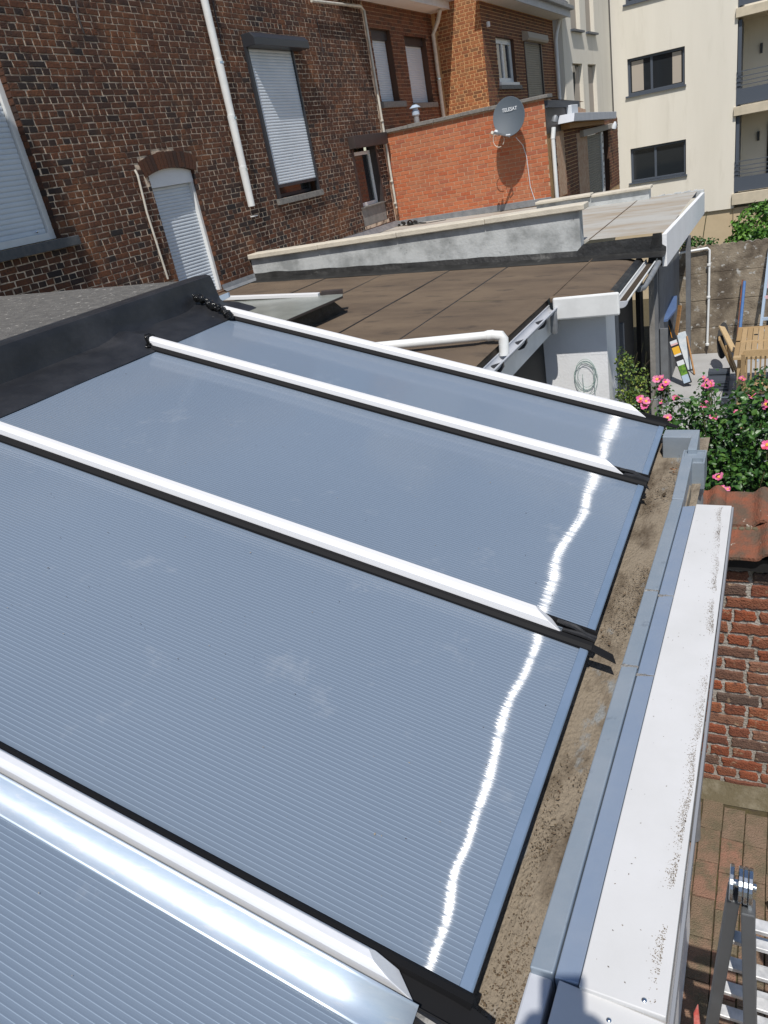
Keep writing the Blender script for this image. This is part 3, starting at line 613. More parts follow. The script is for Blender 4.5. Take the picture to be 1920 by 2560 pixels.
# ================================================================ DARK BRICK HOUSE (faces the gardens)
D = FX(-6.7)
house = thing('brick_house', 'dark weathered brick house with white shutters and a white downpipe, left of the orange wall', 'house')
W1 = (4.2, 5.93, 3.355, 6.4); W2 = (7.50, 8.37, 2.3, 3.875); W3 = (10.16, 11.38, 3.25, 5.23); W4 = (12.775, 13.80, 2.47, 3.78)
ops = [W1, W2, W3, W4]
b = MB(); wall_panel(b, D, 1.5, 14.17, 1.9, 8.0, ops, d=-.002)
b.quad(D.p(1.5,1.9,-.45), D.p(14.17,1.9,-.45), D.p(14.17,8,-.45), D.p(1.5,8,-.45)); b.quad(D.p(1.5,8,-.002), D.p(14.17,8,-.002), D.p(14.17,8,-.45), D.p(1.5,8,-.45))
b.build('wall', 'mortar_dark', house)
ac, ahw = (W2[0]+W2[1])/2, (W2[1]-W2[0])/2; crown = 3.875; rise = .060; rad = (ahw**2+rise**2)/(2*rise); zc = crown-rad
def arch_ex(u, z):
    r = math.hypot(u-ac, z-zc); return (abs(math.atan2(u-ac, z-zc)) < math.asin(min(1, ahw/rad))+.04 and z > 3.7 and r < rad+.198)
def dtone(u, z, rg):
    return min(1, max(0, rg.random()*.75+.25*noise.noise(V((u*.9, z*.9, 3)))+(.12 if z > 3.3 else -.05)))
brickwall(house, D, 3.3, 14.12, 2.1, 7.3, 'brick_dark', .187, .088, .0645, .0150, ops, 'english', 300, 21, bed=.009, proud=.004, irr=.0042, bev=.005, jit=.10, excl=arch_ex, tonef=dtone)
for o_ in (W1, W2, W3, W4):
    b = MB(); reveals(b, D, o_, .13 if o_ != W4 else .16, -.001); b.build('reveal', 'brick_house', house)
# brick edges of the reveals: courses turning the corner
b = MB(); rg = random.Random(8)
for o_ in (W2, W1, W3):
    z = 2.1
    while z < o_[3]-.02:
        if z > o_[2]: b.box(-6.80, -6.699, o_[1]-.004-rg.uniform(0,.003), o_[1]+.01, z, z+.053, rg.random()); b.box(-6.80, -6.699, o_[0]-.01, o_[0]+.004, z, z+.053, rg.random())
        z += .0645
b.build('reveal_bricks', 'brick_dark', house, kind='stuff')
# arch of brick on edge above the narrow door
th0 = math.asin(ahw/rad)+.035; nv = 15
for k in range(nv):
    a0 = -th0+2*th0*k/nv; a1 = -th0+2*th0*(k+1)/nv-.010*2*th0; ext = R.uniform(-.006, .006); r0 = rad+.001; r1 = rad+.188+ext
    b = MB(); q = [D.p(ac+r0*math.sin(a0), zc+r0*math.cos(a0), -.09), D.p(ac+r0*math.sin(a1), zc+r0*math.cos(a1), -.09), D.p(ac+r1*math.sin(a1), zc+r1*math.cos(a1), -.09), D.p(ac+r1*math.sin(a0), zc+r1*math.cos(a0), -.09)]
    b.prism(q, V((.098+R.uniform(0,.004),0,0)), R.uniform(.15, .95)); b.build('arch_brick', 'brick_dark', house)
b = MB()      # mortar filling the corners above the arch
for s_ in (-1, 1):
    pts = [D.p(ac+rad*math.sin(s_*a), zc+rad*math.cos(s_*a), -.004) for a in [math.asin(ahw/rad)*i/8 for i in range(9)]]+[D.p(ac+s_*ahw, crown, -.004)]
    b.poly(pts)
b.build('mortar', 'mortar_dark', house)

def window(parent, F, o_, rec, fr=.055, fmat='white_pvc', gmat='glass_dark', mull=(), name='window', gdep=.03, trans=()):
    u0, u1, z0, z1 = o_; w_ = None
    b = MB()
    for bx in ((u0,u1,z0,z0+fr), (u0,u1,z1-fr,z1), (u0,u0+fr,z0+fr,z1-fr), (u1-fr,u1,z0+fr,z1-fr)): fbox(b, F, *bx, -rec-.05, -rec)
    for m_ in mull: fbox(b, F, m_-fr*.5, m_+fr*.5, z0+fr, z1-fr, -rec-.05, -rec-.002)
    f = b.build(name, fmat, parent, bevel=.004)
    es = [u0+fr]+[x for m_ in mull for x in (m_-fr*.5, m_+fr*.5)]+[u1-fr]
    for i in range(0, len(es), 2):
        g = MB(); g.quad(F.p(es[i],z0+fr,-rec-gdep), F.p(es[i+1],z0+fr,-rec-gdep), F.p(es[i+1],z1-fr,-rec-gdep), F.p(es[i],z1-fr,-rec-gdep)); g.build('pane', gmat, f)
    return f
# big window, left: white frame, closed shutter, blue stone sill
f = fpart(house, D, 'window_frame', 'white_pvc', (5.86,5.93,3.36,6.4,-.14,-.075), (4.2,5.86,3.36,3.43,-.14,-.075), bevel=.004)
curtain(house, D, 4.2, 5.855, 3.43, 6.4, -.112, .048, 'shutter_white')
fpart(house, D, 'sill', 'bluestone', (4.1,6.10,3.258,3.352,-.14,.075), bevel=.006)
b = MB(); b.lathe((-6.79,5.72,3.46), [(.012,0),(.016,.01),(.006,.02),(0,.02)], 8, (1,0,0)); b.build('catch', 'steel', house)
# narrow door with shutter and white arched head
b = MB(); pts = [D.p(W2[0], 3.68, -.10), D.p(W2[1], 3.68, -.10)]+[D.p(ac+rad*math.sin(a), zc+rad*math.cos(a), -.10) for a in [math.asin(ahw/rad)*(1-i/8) for i in range(17)]]
b.prism(pts, (.05,0,0)); b.build('door_head', 'white_paint', house)
fpart(house, D, 'door_frame', 'white_pvc', (W2[1]-.05,W2[1],2.3,3.70,-.12,-.055), (W2[0],W2[0]+.03,2.3,3.68,-.14,-.09), bevel=.004)
curtain(house, D, W2[0]+.02, W2[1]-.05, 2.3, 3.68, -.108, .041, 'shutter_white')
# tall window with dark box
box_ = MB()
pr_ = [(0,0), (.21,0), (.21,.10), (.15,.165), (0,.165)]
box_.prism([D.p(10.13, 5.23+z, d) for d, z in pr_], (0, 1.50, 0)); box_.build('shutter_box', 'frame_dark', house, bevel=.006)
fpart(house, D, 'shutter_guide', 'frame_dark', (10.13,10.185,3.25,5.23,-.02,.045), (11.36,11.40,3.25,5.23,-.02,.045), bevel=.003)
curtain(house, D, 10.185, 11.36, 3.44, 5.23, .012, .040, 'shutter_white')
fpart(house, D, 'end_bar', 'frame_dark', (10.185,11.36,3.40,3.44,.0,.02))
window(house, D, (10.19,11.35,3.26,3.60), .10, .05, 'frame_dark')
fpart(house, D, 'sill', 'sill_stone', (10.10,11.46,3.165,3.25,-.14,.055), bevel=.006)
# low window beside the orange wall
fpart(house, D, 'shutter_box', 'frame_brown', (12.72,14.10,3.77,3.97,-.02,.13), bevel=.006)
window(house, D, (12.90,13.72,2.80,3.72), .11, .06, 'white_pvc', 'glass_dark')
fpart(house, D, 'shutter_guide', 'frame_brown', (12.78,12.85,2.80,3.77,-.16,.01), (13.73,13.80,2.80,3.77,-.16,.01))
fpart(house, D, 'panel', 'cement', (12.775,13.80,2.30,2.78,-.16,-.015))
fpart(house, D, 'sill', 'sill_stone', (12.775,13.80,2.78,2.80,-.16,.02))
# white plastic downpipe ending above the roof
wp = thing('downpipe', 'white plastic downpipe cut off short above the roofs on the dark brick house', 'downpipe')
for i, (z1, z0) in enumerate(((7.6, 5.02), (5.06, 4.36), (4.40, 3.72), (3.76, 3.24))):
    b = MB(); r0 = .050; y_ = [9.375,9.365,9.35,9.335][i]; b.tube([(-6.62,y_,z1), (-6.62,y_-.008,z0)], [r0+(.006 if i else 0), r0], 16); b.build('pipe', 'white_pvc', wp, smooth=True)
    if i < 3:
        b = MB(); b.lathe((-6.62,y_,z0-.02), [(r0+.001,0),(r0+.013,.004),(r0+.013,.03),(r0+.001,.034)], 16); b.box(-6.70,-6.62,y_-.012,y_+.012,z0-.012,z0+.008); b.build('bracket', 'steel', wp)
fpart(house, D, 'bracket', 'white_pvc', (9.34,9.44,3.10,3.115,0,.07))
# thin cream cable conduit beside the door
cc = thing('cable_conduit', 'thin cream conduit rising beside the narrow shuttered door', 'conduit')
b = MB(); b.tube([(-6.68, 7.287, 3.9), (-6.66, 7.285, 3.84), (-6.66, 7.255, 3.433), (-6.66, 7.278, 2.649)], .013, 8); b.build('conduit', 'cream_pvc', cc, smooth=True)
# thin pipe at the corner of the house
tp = thing('thin_pipe', 'thin pale pipe running down the end of the dark house beside the orange wall', 'pipe')
b = MB(); b.tube([(-6.62,12.2,5.927), (-6.62,13.95,5.974), (-6.62,14.06,5.92), (-6.62,14.09,2.62)], .022, 10); b.build('pipe', 'cream_pvc', tp, smooth=True)
for z in (5.0, 4.15, 3.75, 3.1, 2.7):
    b = MB(); b.lathe((-6.62,14.065,z), [(.023,0),(.033,.004),(.033,.025),(.023,.03)], 10); b.build('clip', 'cream_pvc', tp)
# rusty cables on the wall
cb = thing('wall_cable', 'thin dark rusty cable stains hanging on the upper brick wall', 'cable')
for path in ([(-6.695, 7.167, 5.571), (-6.695, 7.134, 5.406), (-6.695, 7.145, 5.271)], [(-6.695, 9.652, 5.758), (-6.695, 9.643, 5.488), (-6.695, 9.637, 5.281)], [(-6.695, 12.396, 5.719), (-6.695, 12.419, 5.471), (-6.695, 12.401, 5.216)]):
    b = MB(); b.tube(path, .010, 6); b.build('cable', 'frame_brown', cb)

# ================================================================ NEXT HOUSE, continuing the same front
h2 = thing('brown_brick_house', 'brown brick house with two white shutters under a white boxed eave, above the orange wall', 'house')
S1 = (14.36, 15.22, 4.49, 5.70); S2 = (15.86, 17.00, 4.44, 5.66)
b = MB(); wall_panel(b, D, 14.17, 17.6, 2.0, 6.6, [S1, S2], d=-.002); b.quad(D.p(14.17,2,-.4), D.p(23.6,2,-.4), D.p(23.6,6.6,-.4), D.p(14.17,6.6,-.4)); b.build('wall', 'mortar_house', h2)
brickwall(h2, D, 14.20, 17.48, 3.9, 6.2, 'brick_house', .187, .088, .0645, .011, [S1, S2], 'english', 300, 31, proud=.004, irr=.002, jit=.04, bev=.003)
for o_ in (S1, S2):
    b = MB(); reveals(b, D, o_, .16, -.001); b.build('reveal', 'brick_house', h2)
curtain(h2, D, S1[0], S1[1]-.02, S1[2]+.02, 5.54, -.13, .040, 'shutter_white'); curtain(h2, D, S2[0], S2[1]-.02, S2[2]+.02, 5.50, -.13, .040, 'shutter_white')
fpart(h2, D, 'lintel', 'frame_brown', (S1[0],S1[1],5.54,5.70,-.16,-.08)); fpart(h2, D, 'lintel', 'frame_brown', (S2[0],S2[1],5.50,5.66,-.16,-.08))
fpart(h2, D, 'sill', 'sill_stone', (S1[0]-.05,15.40,4.38,4.485,-.1,.06), bevel=.005); fpart(h2, D, 'sill', 'sill_stone', (15.80,17.1,4.34,4.435,-.1,.06), bevel=.005)
fpart(h2, D, 'soffit', 'white_paint', (13.2,17.55,6.10,6.13,0,.40)); fpart(h2, D, 'fascia', 'white_pvc', (13.2,17.9,6.09,6.30,.40,.43), bevel=.004)
fpart(h2, D, 'gutter', 'fascia_grey', (13.2,17.9,6.22,6.36,.435,.56), bevel=.01)
dn = thing('downpipe', 'cream downpipe in the corner between the brown house and the tan brick wall', 'downpipe')
b = MB(); b.tube([(-6.35,17.15,6.08), (-6.45,17.2,5.9), (-6.62,17.27,5.7), (-6.62,17.27,4.1)], .042, 12); b.build('pipe', 'cream_pvc', dn, smooth=True)
b = MB(); b.lathe((-6.62,17.27,4.85), [(.043,0),(.055,.004),(.055,.03),(.043,.034)], 12); b.build('clip', 'steel', dn)

# ================================================================ ORANGE BRICK EXTENSION
F2 = FY(14.215)
red = thing('orange_brick_extension', 'orange brick extension wall with a weathered coping slab, carrying the satellite dish', 'extension')
b = MB(); wall_panel(b, F2, -6.7, -3.60, 1.9, 3.96, [], d=-.001)
b.quad((-3.601,14.215,1.9), (-3.601,17.6,1.9), (-3.601,17.6,3.7), (-3.601,14.215,3.96)); b.quad((-6.7,14.215,3.955), (-3.6,14.215,3.955), (-3.6,17.5,3.85), (-6.7,17.5,3.85))
b.build('wall', 'mortar_red', red)
brickwall(red, F2, -6.66, -3.60, 2.36, 3.945, 'brick_red', .188, .09, .0685, .0105, [], 'running', 300, 41, proud=.0035, irr=.001, bev=.002, jit=.012)
for i in range(6):
    a = -6.70+i*.53; c = min(a+.528, -3.52)
    fpart(red, F2, 'coping_slab', 'sill_stone' , (a, c, 3.95+R.uniform(-.004,.004), 4.01+R.uniform(-.004,.004), -.30, .055), bevel=.008)
fpart(red, F2, 'lead_flashing', 'lead', (-6.7,-3.6,2.26,2.375,-.01,.018), bevel=.006)
# vent pipe
vp = thing('vent_pipe', 'grey metal vent pipe with a conical cap rising behind the orange wall', 'vent pipe')
b = MB(); b.tube([(-6.40,15.2,3.8), (-6.40,15.2,4.20)], .055, 14); b.build('pipe', 'lead', vp, smooth=True)
b = MB(); b.lathe((-6.40,15.2,4.17), [(.058,0),(.075,.02),(.075,.09),(.055,.10),(.055,.15),(0,.15)], 14); b.build('collar', 'blue_grey', vp)
b = MB(); b.lathe((-6.40,15.2,4.31), [(.11,0),(.11,.008),(.045,.055),(0,.06)], 14); b.build('cap', 'blue_grey', vp)
# satellite dish
dish = thing('satellite_dish', 'slate grey oval satellite dish with white lettering mounted on the orange wall', 'satellite dish')
dc = V((-4.128, 13.84, 3.784)); fw = V((.10, -.93, .33)).normalized(); rt = V((0,0,1)).cross(fw).normalized(); upv = fw.cross(rt)
if upv.z < 0: upv = -upv
def dpt(a, b_, d=0): return dc+rt*a+upv*b_+fw*d
DK = .80
def dpt(a, b_, d=0): return dc+(rt*a+upv*b_+fw*d)*DK
b = MB(); rings = []
for i in range(9):
    r = i/8; rings.append([dpt(.335*r*math.cos(q), .395*r*math.sin(q), .055*(r*r-1)) for q in [2*math.pi*k/40 for k in range(40)]])
b.sweep(rings, None, caps=False)
b.sweep([[dpt(.335*math.cos(q), .395*math.sin(q), 0) for q in [2*math.pi*k/40 for k in range(40)]], [dpt(.343*math.cos(q), .403*math.sin(q), .0) for q in [2*math.pi*k/40 for k in range(40)]], [dpt(.343*math.cos(q), .403*math.sin(q), -.02) for q in [2*math.pi*k/40 for k in range(40)]]], None, caps=False)
refl = b.build('reflector', 'dish', dish, smooth=True)
cu = bpy.data.curves.new('lettering', 'FONT'); cu.body = 'TELESAT'; cu.size = .068; cu.extrude = .0012; cu.align_x = 'CENTER'
to = bpy.data.objects.new('tmp', cu); me = bpy.data.meshes.new_from_object(to); bpy.data.objects.remove(to)
lt = bpy.data.objects.new('lettering', me); C.objects.link(lt); lt.parent = dish; me.materials.clear(); me.materials.append(M['label_white'])
rm = Matrix((rt, upv, fw)).transposed().to_4x4(); lt.matrix_basis = Matrix.Translation(dpt(.015, .115, -.026)) @ rm @ Matrix.Diagonal((1.0, 1.25, 1, 1))
b = MB(); b.bar(dpt(0,-.40,-.03), dpt(-.24,-.42,.42), .028, .028); b.build('feed_arm', 'lead', dish)
b = MB(); b.lathe(dpt(-.215,-.385,.36), [(.03,0),(.035,.02),(.035,.08),(.02,.10),(.02,.14),(0,.14)], 12, -fw); b.build('feed_horn', 'label_white', dish)
b = MB(); b.lathe(dpt(-.30,-.375,.33), [(.025,0),(.028,.02),(.028,.07),(0,.09)], 12, -fw); b.build('feed_horn', 'cream_pvc', dish)
b = MB(); b.tube([dpt(0,-.05,-.06), dpt(0,-.05,-.06)+V((0,.16,-.02)), (dc.x,14.20,dc.z-.12)], .022, 10); b.bar((dc.x,14.19,dc.z-.24), (dc.x,14.19,dc.z+.02), .08, .03, (0,1,0)); b.build('wall_bracket', 'lead', dish)
b = MB(); b.tube([dpt(.0,-.40,.05), dpt(.03,-.41,.10), dpt(-.05,-.42,.14)], .012, 6); b.build('cable_clip', 'label_white', dish)
cbl = thing('aerial_cable', 'white aerial cable dropping down the orange wall from the satellite dish', 'cable')
b = MB(); b.tube([dpt(.12,-.42,-.1), (-4.03,14.19,3.30), (-3.98,14.20,3.1), (-3.96,14.20,2.6), (-3.90,14.20,2.36)], .006, 6); b.build('cable', 'label_white', cbl)
b = MB(); b.tube([(dpt(-.30,-.375,.33)+V((0,.2,-.05))) + V((.10*math.cos(q), .12, .12*math.sin(q)-.08)) for q in [i*.42 for i in range(-2,13)]], .006, 6); b.build('cable_loop', 'cream_pvc', cbl)

# ================================================================ TAN BRICK WING
F3 = FY(17.5); D3 = FX(-5.62)
tan = thing('tan_brick_wing', 'tan orange brick wing with a narrow white window under a slate roof', 'house wing')
N1 = (18.40, 19.80, 4.55, 5.50); N2 = (20.65, 22.30, 4.0, 5.50)
b = MB(); wall_panel(b, F3, -6.7, -5.62, 3.6, 7.6, [], d=-.001); wall_panel(b, D3, 17.5, 23.75, 3.4, 6.15, [N1, N2], d=-.001); b.build('wall', 'mortar_tan', tan)
brickwall(tan, F3, -6.62, -5.62, 3.9, 6.9, 'brick_tan', .187, .088, .0665, .0125, [], 'english', 210, 51, proud=.004, irr=.002, bev=.003, jit=.03)
brickwall(tan, D3, 17.5, 23.7, 3.9, 6.1, 'brick_house', .187, .088, .0665, .0115, [N1, N2], 'english', 90, 52, proud=.004, irr=.0015, bev=.002, jit=.03)
for o_, q_ in ((N1, .16), (N2, .04)):
    b = MB(); reveals(b, D3, o_, q_, -.001); b.build('reveal', 'brick_house', tan)
window(tan, D3, (18.45,19.80,4.60,5.50), .08, .11, 'white_pvc', 'grey_blue', (19.1,))
fpart(tan, D3, 'sill', 'white_pvc', (18.36,19.84,4.545,4.60,-.1,.05)); fpart(tan, D3, 'sill', 'sill_stone', (18.32,20.0,4.46,4.54,-.1,.06))
curtain(tan, D3, 20.70, 22.22, 4.0, 5.47, -.02, .05, 'shutter_taupe')
fpart(tan, D3, 'shutter_guide', 'frame_brown', (20.64,20.70,4.0,5.5,-.04,.02), (22.22,22.30,4.0,5.5,-.04,.02))
b = MB(); b.prism([D3.p(20.55, 5.49+z, d) for d, z in [(0,0), (.14,.0), (.17,.05), (.15,.17), (0,.22)]], (0, 1.95, 0)); b.build('shutter_box', 'curtain', tan, bevel=.005)
fpart(tan, D3, 'soffit', 'white_paint', (17.2,23.9,6.10,6.13,-.05,.42)); fpart(tan, D3, 'fascia', 'fascia_grey', (17.2,23.95,6.08,6.27,.42,.45), bevel=.004); fpart(tan, D3, 'gutter', 'lead', (17.2,23.95,6.24,6.33,.45,.56), bevel=.01)
for i in range(7):
    for j in range(10):
        y0 = 17.2+j*.70+(.35 if i % 2 else 0); x0 = -5.12-i*.22; z0 = 6.30+i*.20; b = MB()
        b.hexa(((x0,y0,z0),(x0,y0+.69,z0),(x0-.26,y0+.69,z0+.235),(x0-.26,y0,z0+.235),(x0,y0,z0+.016),(x0,y0+.69,z0+.016),(x0-.26,y0+.69,z0+.25),(x0-.26,y0,z0+.25))); b.build('slate', 'slate', tan)
b = MB(); b.tube([(-5.45,23.85,6.1), (-5.52,23.72,5.8), (-5.55,23.68,5.6), (-5.55,23.68,3.9)], .05, 10); b.build('downpipe', 'white_pvc', tan, smooth=True)
b = MB(); b.lathe((-5.55,17.75,5.62), [(.03,0),(.04,.01),(.04,.09),(.03,.1),(0,.1)], 10, (0,0,1)); b.build('alarm_box', 'label_white', tan)

# ================================================================ LOW REAR WING (side of the orange extension)
D4 = FX(-3.6)
low = thing('low_rear_wing', 'low brick wing beside the orange wall with white and taupe shutters under a grey canopy', 'house wing')
b = MB(); L1 = (14.86, 15.50, 2.3, 3.40); L2 = (16.56, 19.25, 1.7, 3.30); L3 = (19.3, 20.0, 1.7, 3.25)
wall_panel(b, D4, 14.23, 16.5, 1.6, 3.85, [L1], d=-.001); wall_panel(b, D4, 16.5, 21.3, 1.6, 3.45, [L2, L3], d=-.001); b.build('wall', 'mortar_tan', low)
brickwall(low, D4, 14.5, 21.3, 1.9, 3.42, 'brick_house', .187, .088, .0665, .011, [L1, L2, L3], 'english', 220, 61, proud=.004, irr=.002, bev=.003, jit=.04)
for o_, q_ in ((L1, .06), (L2, .05), (L3, .16)):
    b = MB(); reveals(b, D4, o_, q_, -.001); b.build('reveal', 'brick_house', low)
b = MB(); b.hexa(((-3.9,14.23,3.80),(-3.54,14.23,3.80),(-3.54,16.75,3.76),(-3.9,16.75,3.76),(-3.9,14.23,3.915),(-3.54,14.23,3.915),(-3.54,16.75,3.862),(-3.9,16.75,3.862))); b.build('roof_edge', 'slate', low, bevel=.004)
b = MB(); b.hexa(((-3.62,14.23,3.40),(-3.585,14.23,3.40),(-3.585,16.45,3.40),(-3.62,16.45,3.40),(-3.62,14.23,3.80),(-3.585,14.23,3.80),(-3.585,16.45,3.765),(-3.62,16.45,3.765))); b.build('shaded_brick_band', 'frame_brown', low)  # flat dark sheet for the lintel brickwork, its shade painted in
curtain(low, D4, 14.92, 15.48, 2.53, 3.24, -.03, .05, 'shutter_white'); fpart(low, D4, 'lintel', 'cement', (14.86,15.5,3.24,3.40,-.05,-.02)); fpart(low, D4, 'dark_recess', 'frame_brown', (14.86,15.5,2.3,2.53,-.055,-.04))
curtain(low, D4, 16.6, 19.15, 1.75, 3.19, -.03, .05, 'shutter_taupe'); fpart(low, D4, 'shutter_guide', 'frame_brown', (16.56,16.6,1.7,3.2,-.045,.0))
b = MB(); b.hexa((D4.p(16.9,3.20,-.04), D4.p(20.2,3.22,-.04), D4.p(20.2,3.22,.08), D4.p(16.9,3.20,.08), D4.p(16.9,3.33,-.04), D4.p(20.2,3.33,-.04), D4.p(20.2,3.33,.08), D4.p(16.9,3.33,.08))); b.build('shutter_box', 'curtain', low, bevel=.01)
fpart(low, D4, 'door_frame', 'white_pvc', (19.16,19.36,1.7,3.2,-.04,.0), bevel=.005)
fpart(low, D4, 'infill', 'frame_brown', (19.36,20.0,1.7,3.2,-.15,-.11))
b = MB(); b.hexa(((-3.62,15.05,3.515),(-3.30,15.05,3.515),(-3.30,19.45,3.415),(-3.62,19.45,3.415),(-3.62,15.15,3.655),(-3.30,15.15,3.650),(-3.30,19.45,3.555),(-3.62,19.45,3.560))); b.build('canopy', 'fascia_grey', low, bevel=.004)
b = MB(); b.hexa(((-3.62,15.25,3.41),(-3.42,15.25,3.41),(-3.42,18.6,3.36),(-3.62,18.6,3.36),(-3.62,15.25,3.51),(-3.42,15.25,3.51),(-3.42,18.6,3.43),(-3.62,18.6,3.43))); b.build('canopy_timber', 'wood_pine', low, bevel=.003)
fpart(low, D4, 'meter_box', 'label_white', (15.75,16.3,3.64,3.80,.02,.12), bevel=.008)
b = MB(); b.tube([(-3.52,14.32,3.3), (-3.52,14.32,2.3)], .035, 10); b.tube([(-3.50,14.35,3.48), (-3.52,14.32,3.3)], .04, 10); b.build('downpipe', 'white_pvc', low, smooth=True)
b = MB(); b.lathe((-3.50,14.42,3.55), [(.03,0),(.06,.02),(.05,.09),(.02,.12),(0,.12)], 10, (.3,0,1)); b.build('wall_lamp', 'lead', low, smooth=True)
b = MB(); b.lathe((-3.50,20.1,3.16), [(.0,0),(.06,.05),(.05,.14),(.02,.2),(0,.2)], 10, (.3,0,1)); b.build('wall_lamp', 'label_white', low, smooth=True)

# ================================================================ CREAM APARTMENT BUILDING
ap = thing('apartment_building', 'cream rendered apartment building with dark windows and shaded balconies at the right', 'building')
F5 = FY(30.0); jx = -5.169; bx0 = -1.282
A1 = [(-4.673, 30.0, 5.075), (-2.849, 30.0, 5.115), (-2.828, 30.0, 3.963)]; A2 = [(-4.66, 30.0, 2.345), (-2.82, 30.0, 2.333), (-2.823, 30.0, 1.174)]; A0 = [(-4.668, 30.0, 6.653), (-3.398, 30.0, 6.598)]
OW = (A1[0][0], A1[1][0], A1[2][2]+.04, A1[1][2]); OX = (A2[0][0], A2[1][0], A2[2][2]+.04, A2[1][2]); OZ = (A0[0][0], A0[0][0]+1.9, A0[0][2]+.04, A0[0][2]+1.3)
zb_ = -0.12
b = MB(); wall_panel(b, F5, jx, bx0, zb_, 12, [OW, OX, OZ], d=0)
for o_ in (OW, OX, OZ): reveals(b, F5, o_, .16)
b.build('facade', 'cream_wall', ap)
for o_, k in ((OW, .42), (OX, .45), (OZ, .5)):
    window(ap, F5, (o_[0],o_[1],o_[2],o_[3]), .10, .075, 'rail', 'glass_dark', (o_[0]+(o_[1]-o_[0])*k,))
    fpart(ap, F5, 'sill', 'rail', (o_[0]-.08,o_[1]+.04,o_[2]-.05,o_[2],-.1,.07))
b = MB(); fbox(b, F5, OW[0]+.12, OW[0]+.50, OW[2]+.1, OW[3]-.1, -.128, -.126); b.build('blind', 'curtain', ap)
b = MB(); fbox(b, F5, OW[1]-.4, OW[1]-.12, OW[2]+.1, OW[3]-.1, -.128, -.126); b.build('blind', 'curtain', ap)
# balcony bay
zs1 = (0.354, -0.011); zs2 = (3.034, 2.76); zs3 = (5.804, 5.546)
b = MB(); fbox(b, F5, bx0, bx0+6, -3.2, 12, -2.0, -1.9); b.quad(F5.p(bx0,-2,0), F5.p(bx0,12,0), F5.p(bx0,12,-2), F5.p(bx0,-2,-2)); b.build('balcony_wall', 'cream_wall', ap)
for (t_, u_) in (zs1, zs2, zs3):
    fpart(ap, F5, 'balcony_slab', 'slab_cream', (bx0-.06,bx0+6,u_,t_,-1.9,.10), bevel=.01)
for (z_, h_) in ((zs1[0], 1.0), (zs2[0], 1.0), (zs3[0], 1.0)):
    b = MB()
    for hh in (1.0, .85, .72, .60): fbox(b, F5, bx0, bx0+6, z_+hh-.012, z_+hh+.012, .02, .045)
    for k in range(5): fbox(b, F5, bx0+k*1.4, bx0+k*1.4+.04, z_, z_+1.0, .0, .02)
    r_ = b.build('railing', 'rail', ap); fpart(r_, F5, 'railing_panel', 'rail', (bx0+.02,bx0+6,z_+.05,z_+.50,.0,.018))
    fpart(ap, F5, 'balcony_door', 'glass_dark', (bx0+.95,bx0+3,z_,z_+2.0,-1.89,-1.84)); fpart(ap, F5, 'balcony_partition', 'rail', (bx0+.02,bx0+.12,z_,z_+2.45,-1.6,-.05)); fpart(ap, F5, 'wall_lamp', 'frame_dark', (bx0+.62,bx0+.70,z_+1.45,z_+1.75,-1.88,-1.80), bevel=.01)
b = MB(); wall_panel(b, F5, jx-2, bx0+6, -3.2, zb_, [], d=-.08); b.build('plinth', 'cream_base', ap)
# stair tower with narrow slits, and the recessed dark joint
xt = -5.43; D5 = Fr((xt, 24.0, 0), V((jx-xt, 6.0, 0)).normalized(), V((6.0, xt-jx, 0)).normalized()); tl = math.hypot(jx-xt, 6.0)
sl = [(.84, 1.99, 3.2, 5.055), (2.62, 3.68, 3.2, 5.05), (.94, 2.0, 5.90, 8.2), (2.68, 3.72, 5.90, 8.2)]
b = MB(); wall_panel(b, D5, 0, tl-.24, 0, 12, sl); fbox(b, FY(24.0), -8, xt, 0, 12, -.5, 0)
for o_ in sl: reveals(b, D5, o_, .12)
b.build('stair_tower', 'cream_wall', ap)
for i, o_ in enumerate(sl):
    fpart(ap, D5, 'window', 'glass_dark', (o_[0],o_[1]+.1,o_[2],o_[3],-.16,-.12)); b = MB(); q0, q1 = o_[0]+(.02 if i % 2 else .42), o_[1]+.08
    b.add([D5.p(q0+(.5 if i == 0 else 0), o_[3]-.06, -.119), D5.p(q1, o_[3]-.06, -.119), D5.p(q1, o_[2], -.119), D5.p(o_[0], o_[2], -.119), D5.p(q0, o_[2]+.9, -.119)], ((0,1,2,3,4),)); b.build('curtain', 'curtain', ap)
    if i > 1: fpart(ap, D5, 'sill', 'rail', (o_[0]-.08,o_[1]+.10,o_[2]-.05,o_[2],-.12,.10))
fpart(ap, D5, 'joint_gutter', 'frame_brown', (tl-.30,tl+.05,0,12,-.05,-.01))

# ================================================================ NEIGHBOUR'S PALE FLAT ROOF AND PARAPETS
pr2 = thing('pale_flat_roof', 'pale grey painted flat roof with cream copings and a deep white fascia', 'flat roof')
def zr(x): return 2.19+.018*(-1.05-x)
b = MB(); rings = []
xs = [-6.69+i*(5.60/14) for i in range(15)]
for x in xs: rings.append([V((x, y, zr(x)+.006*noise.noise(V((x*1.5, y*1.5, 6))))) for y in [9.28+i*.41 for i in range(10)]+[13.3]])
b.sweep(rings, None, closed=False); b.build('roof_sheet', 'felt_pale', pr2)
b = MB(); rings = [[V((x, y, zr(x)+.004)) for y in (13.3, 14.21)] for x in (-6.69, -3.62)]; b.sweep(rings, None, closed=False); b.build('roof_sheet', 'felt_pale', pr2)
for x in (-5.5, -4.3, -3.1, -1.95):
    b = MB(); b.box(x, x+.012, 9.3, 13.25, zr(x)-.002, zr(x)+.007); b.build('sheet_seam', 'felt_brown', pr2)
P1 = FY(9.10)
zbrn = lambda x: 1.93-.05*x
b = MB(); rg = random.Random(2)                   # rendered parapet face, ragged lower edge against black flashing
n = 60; top = []; bot = []
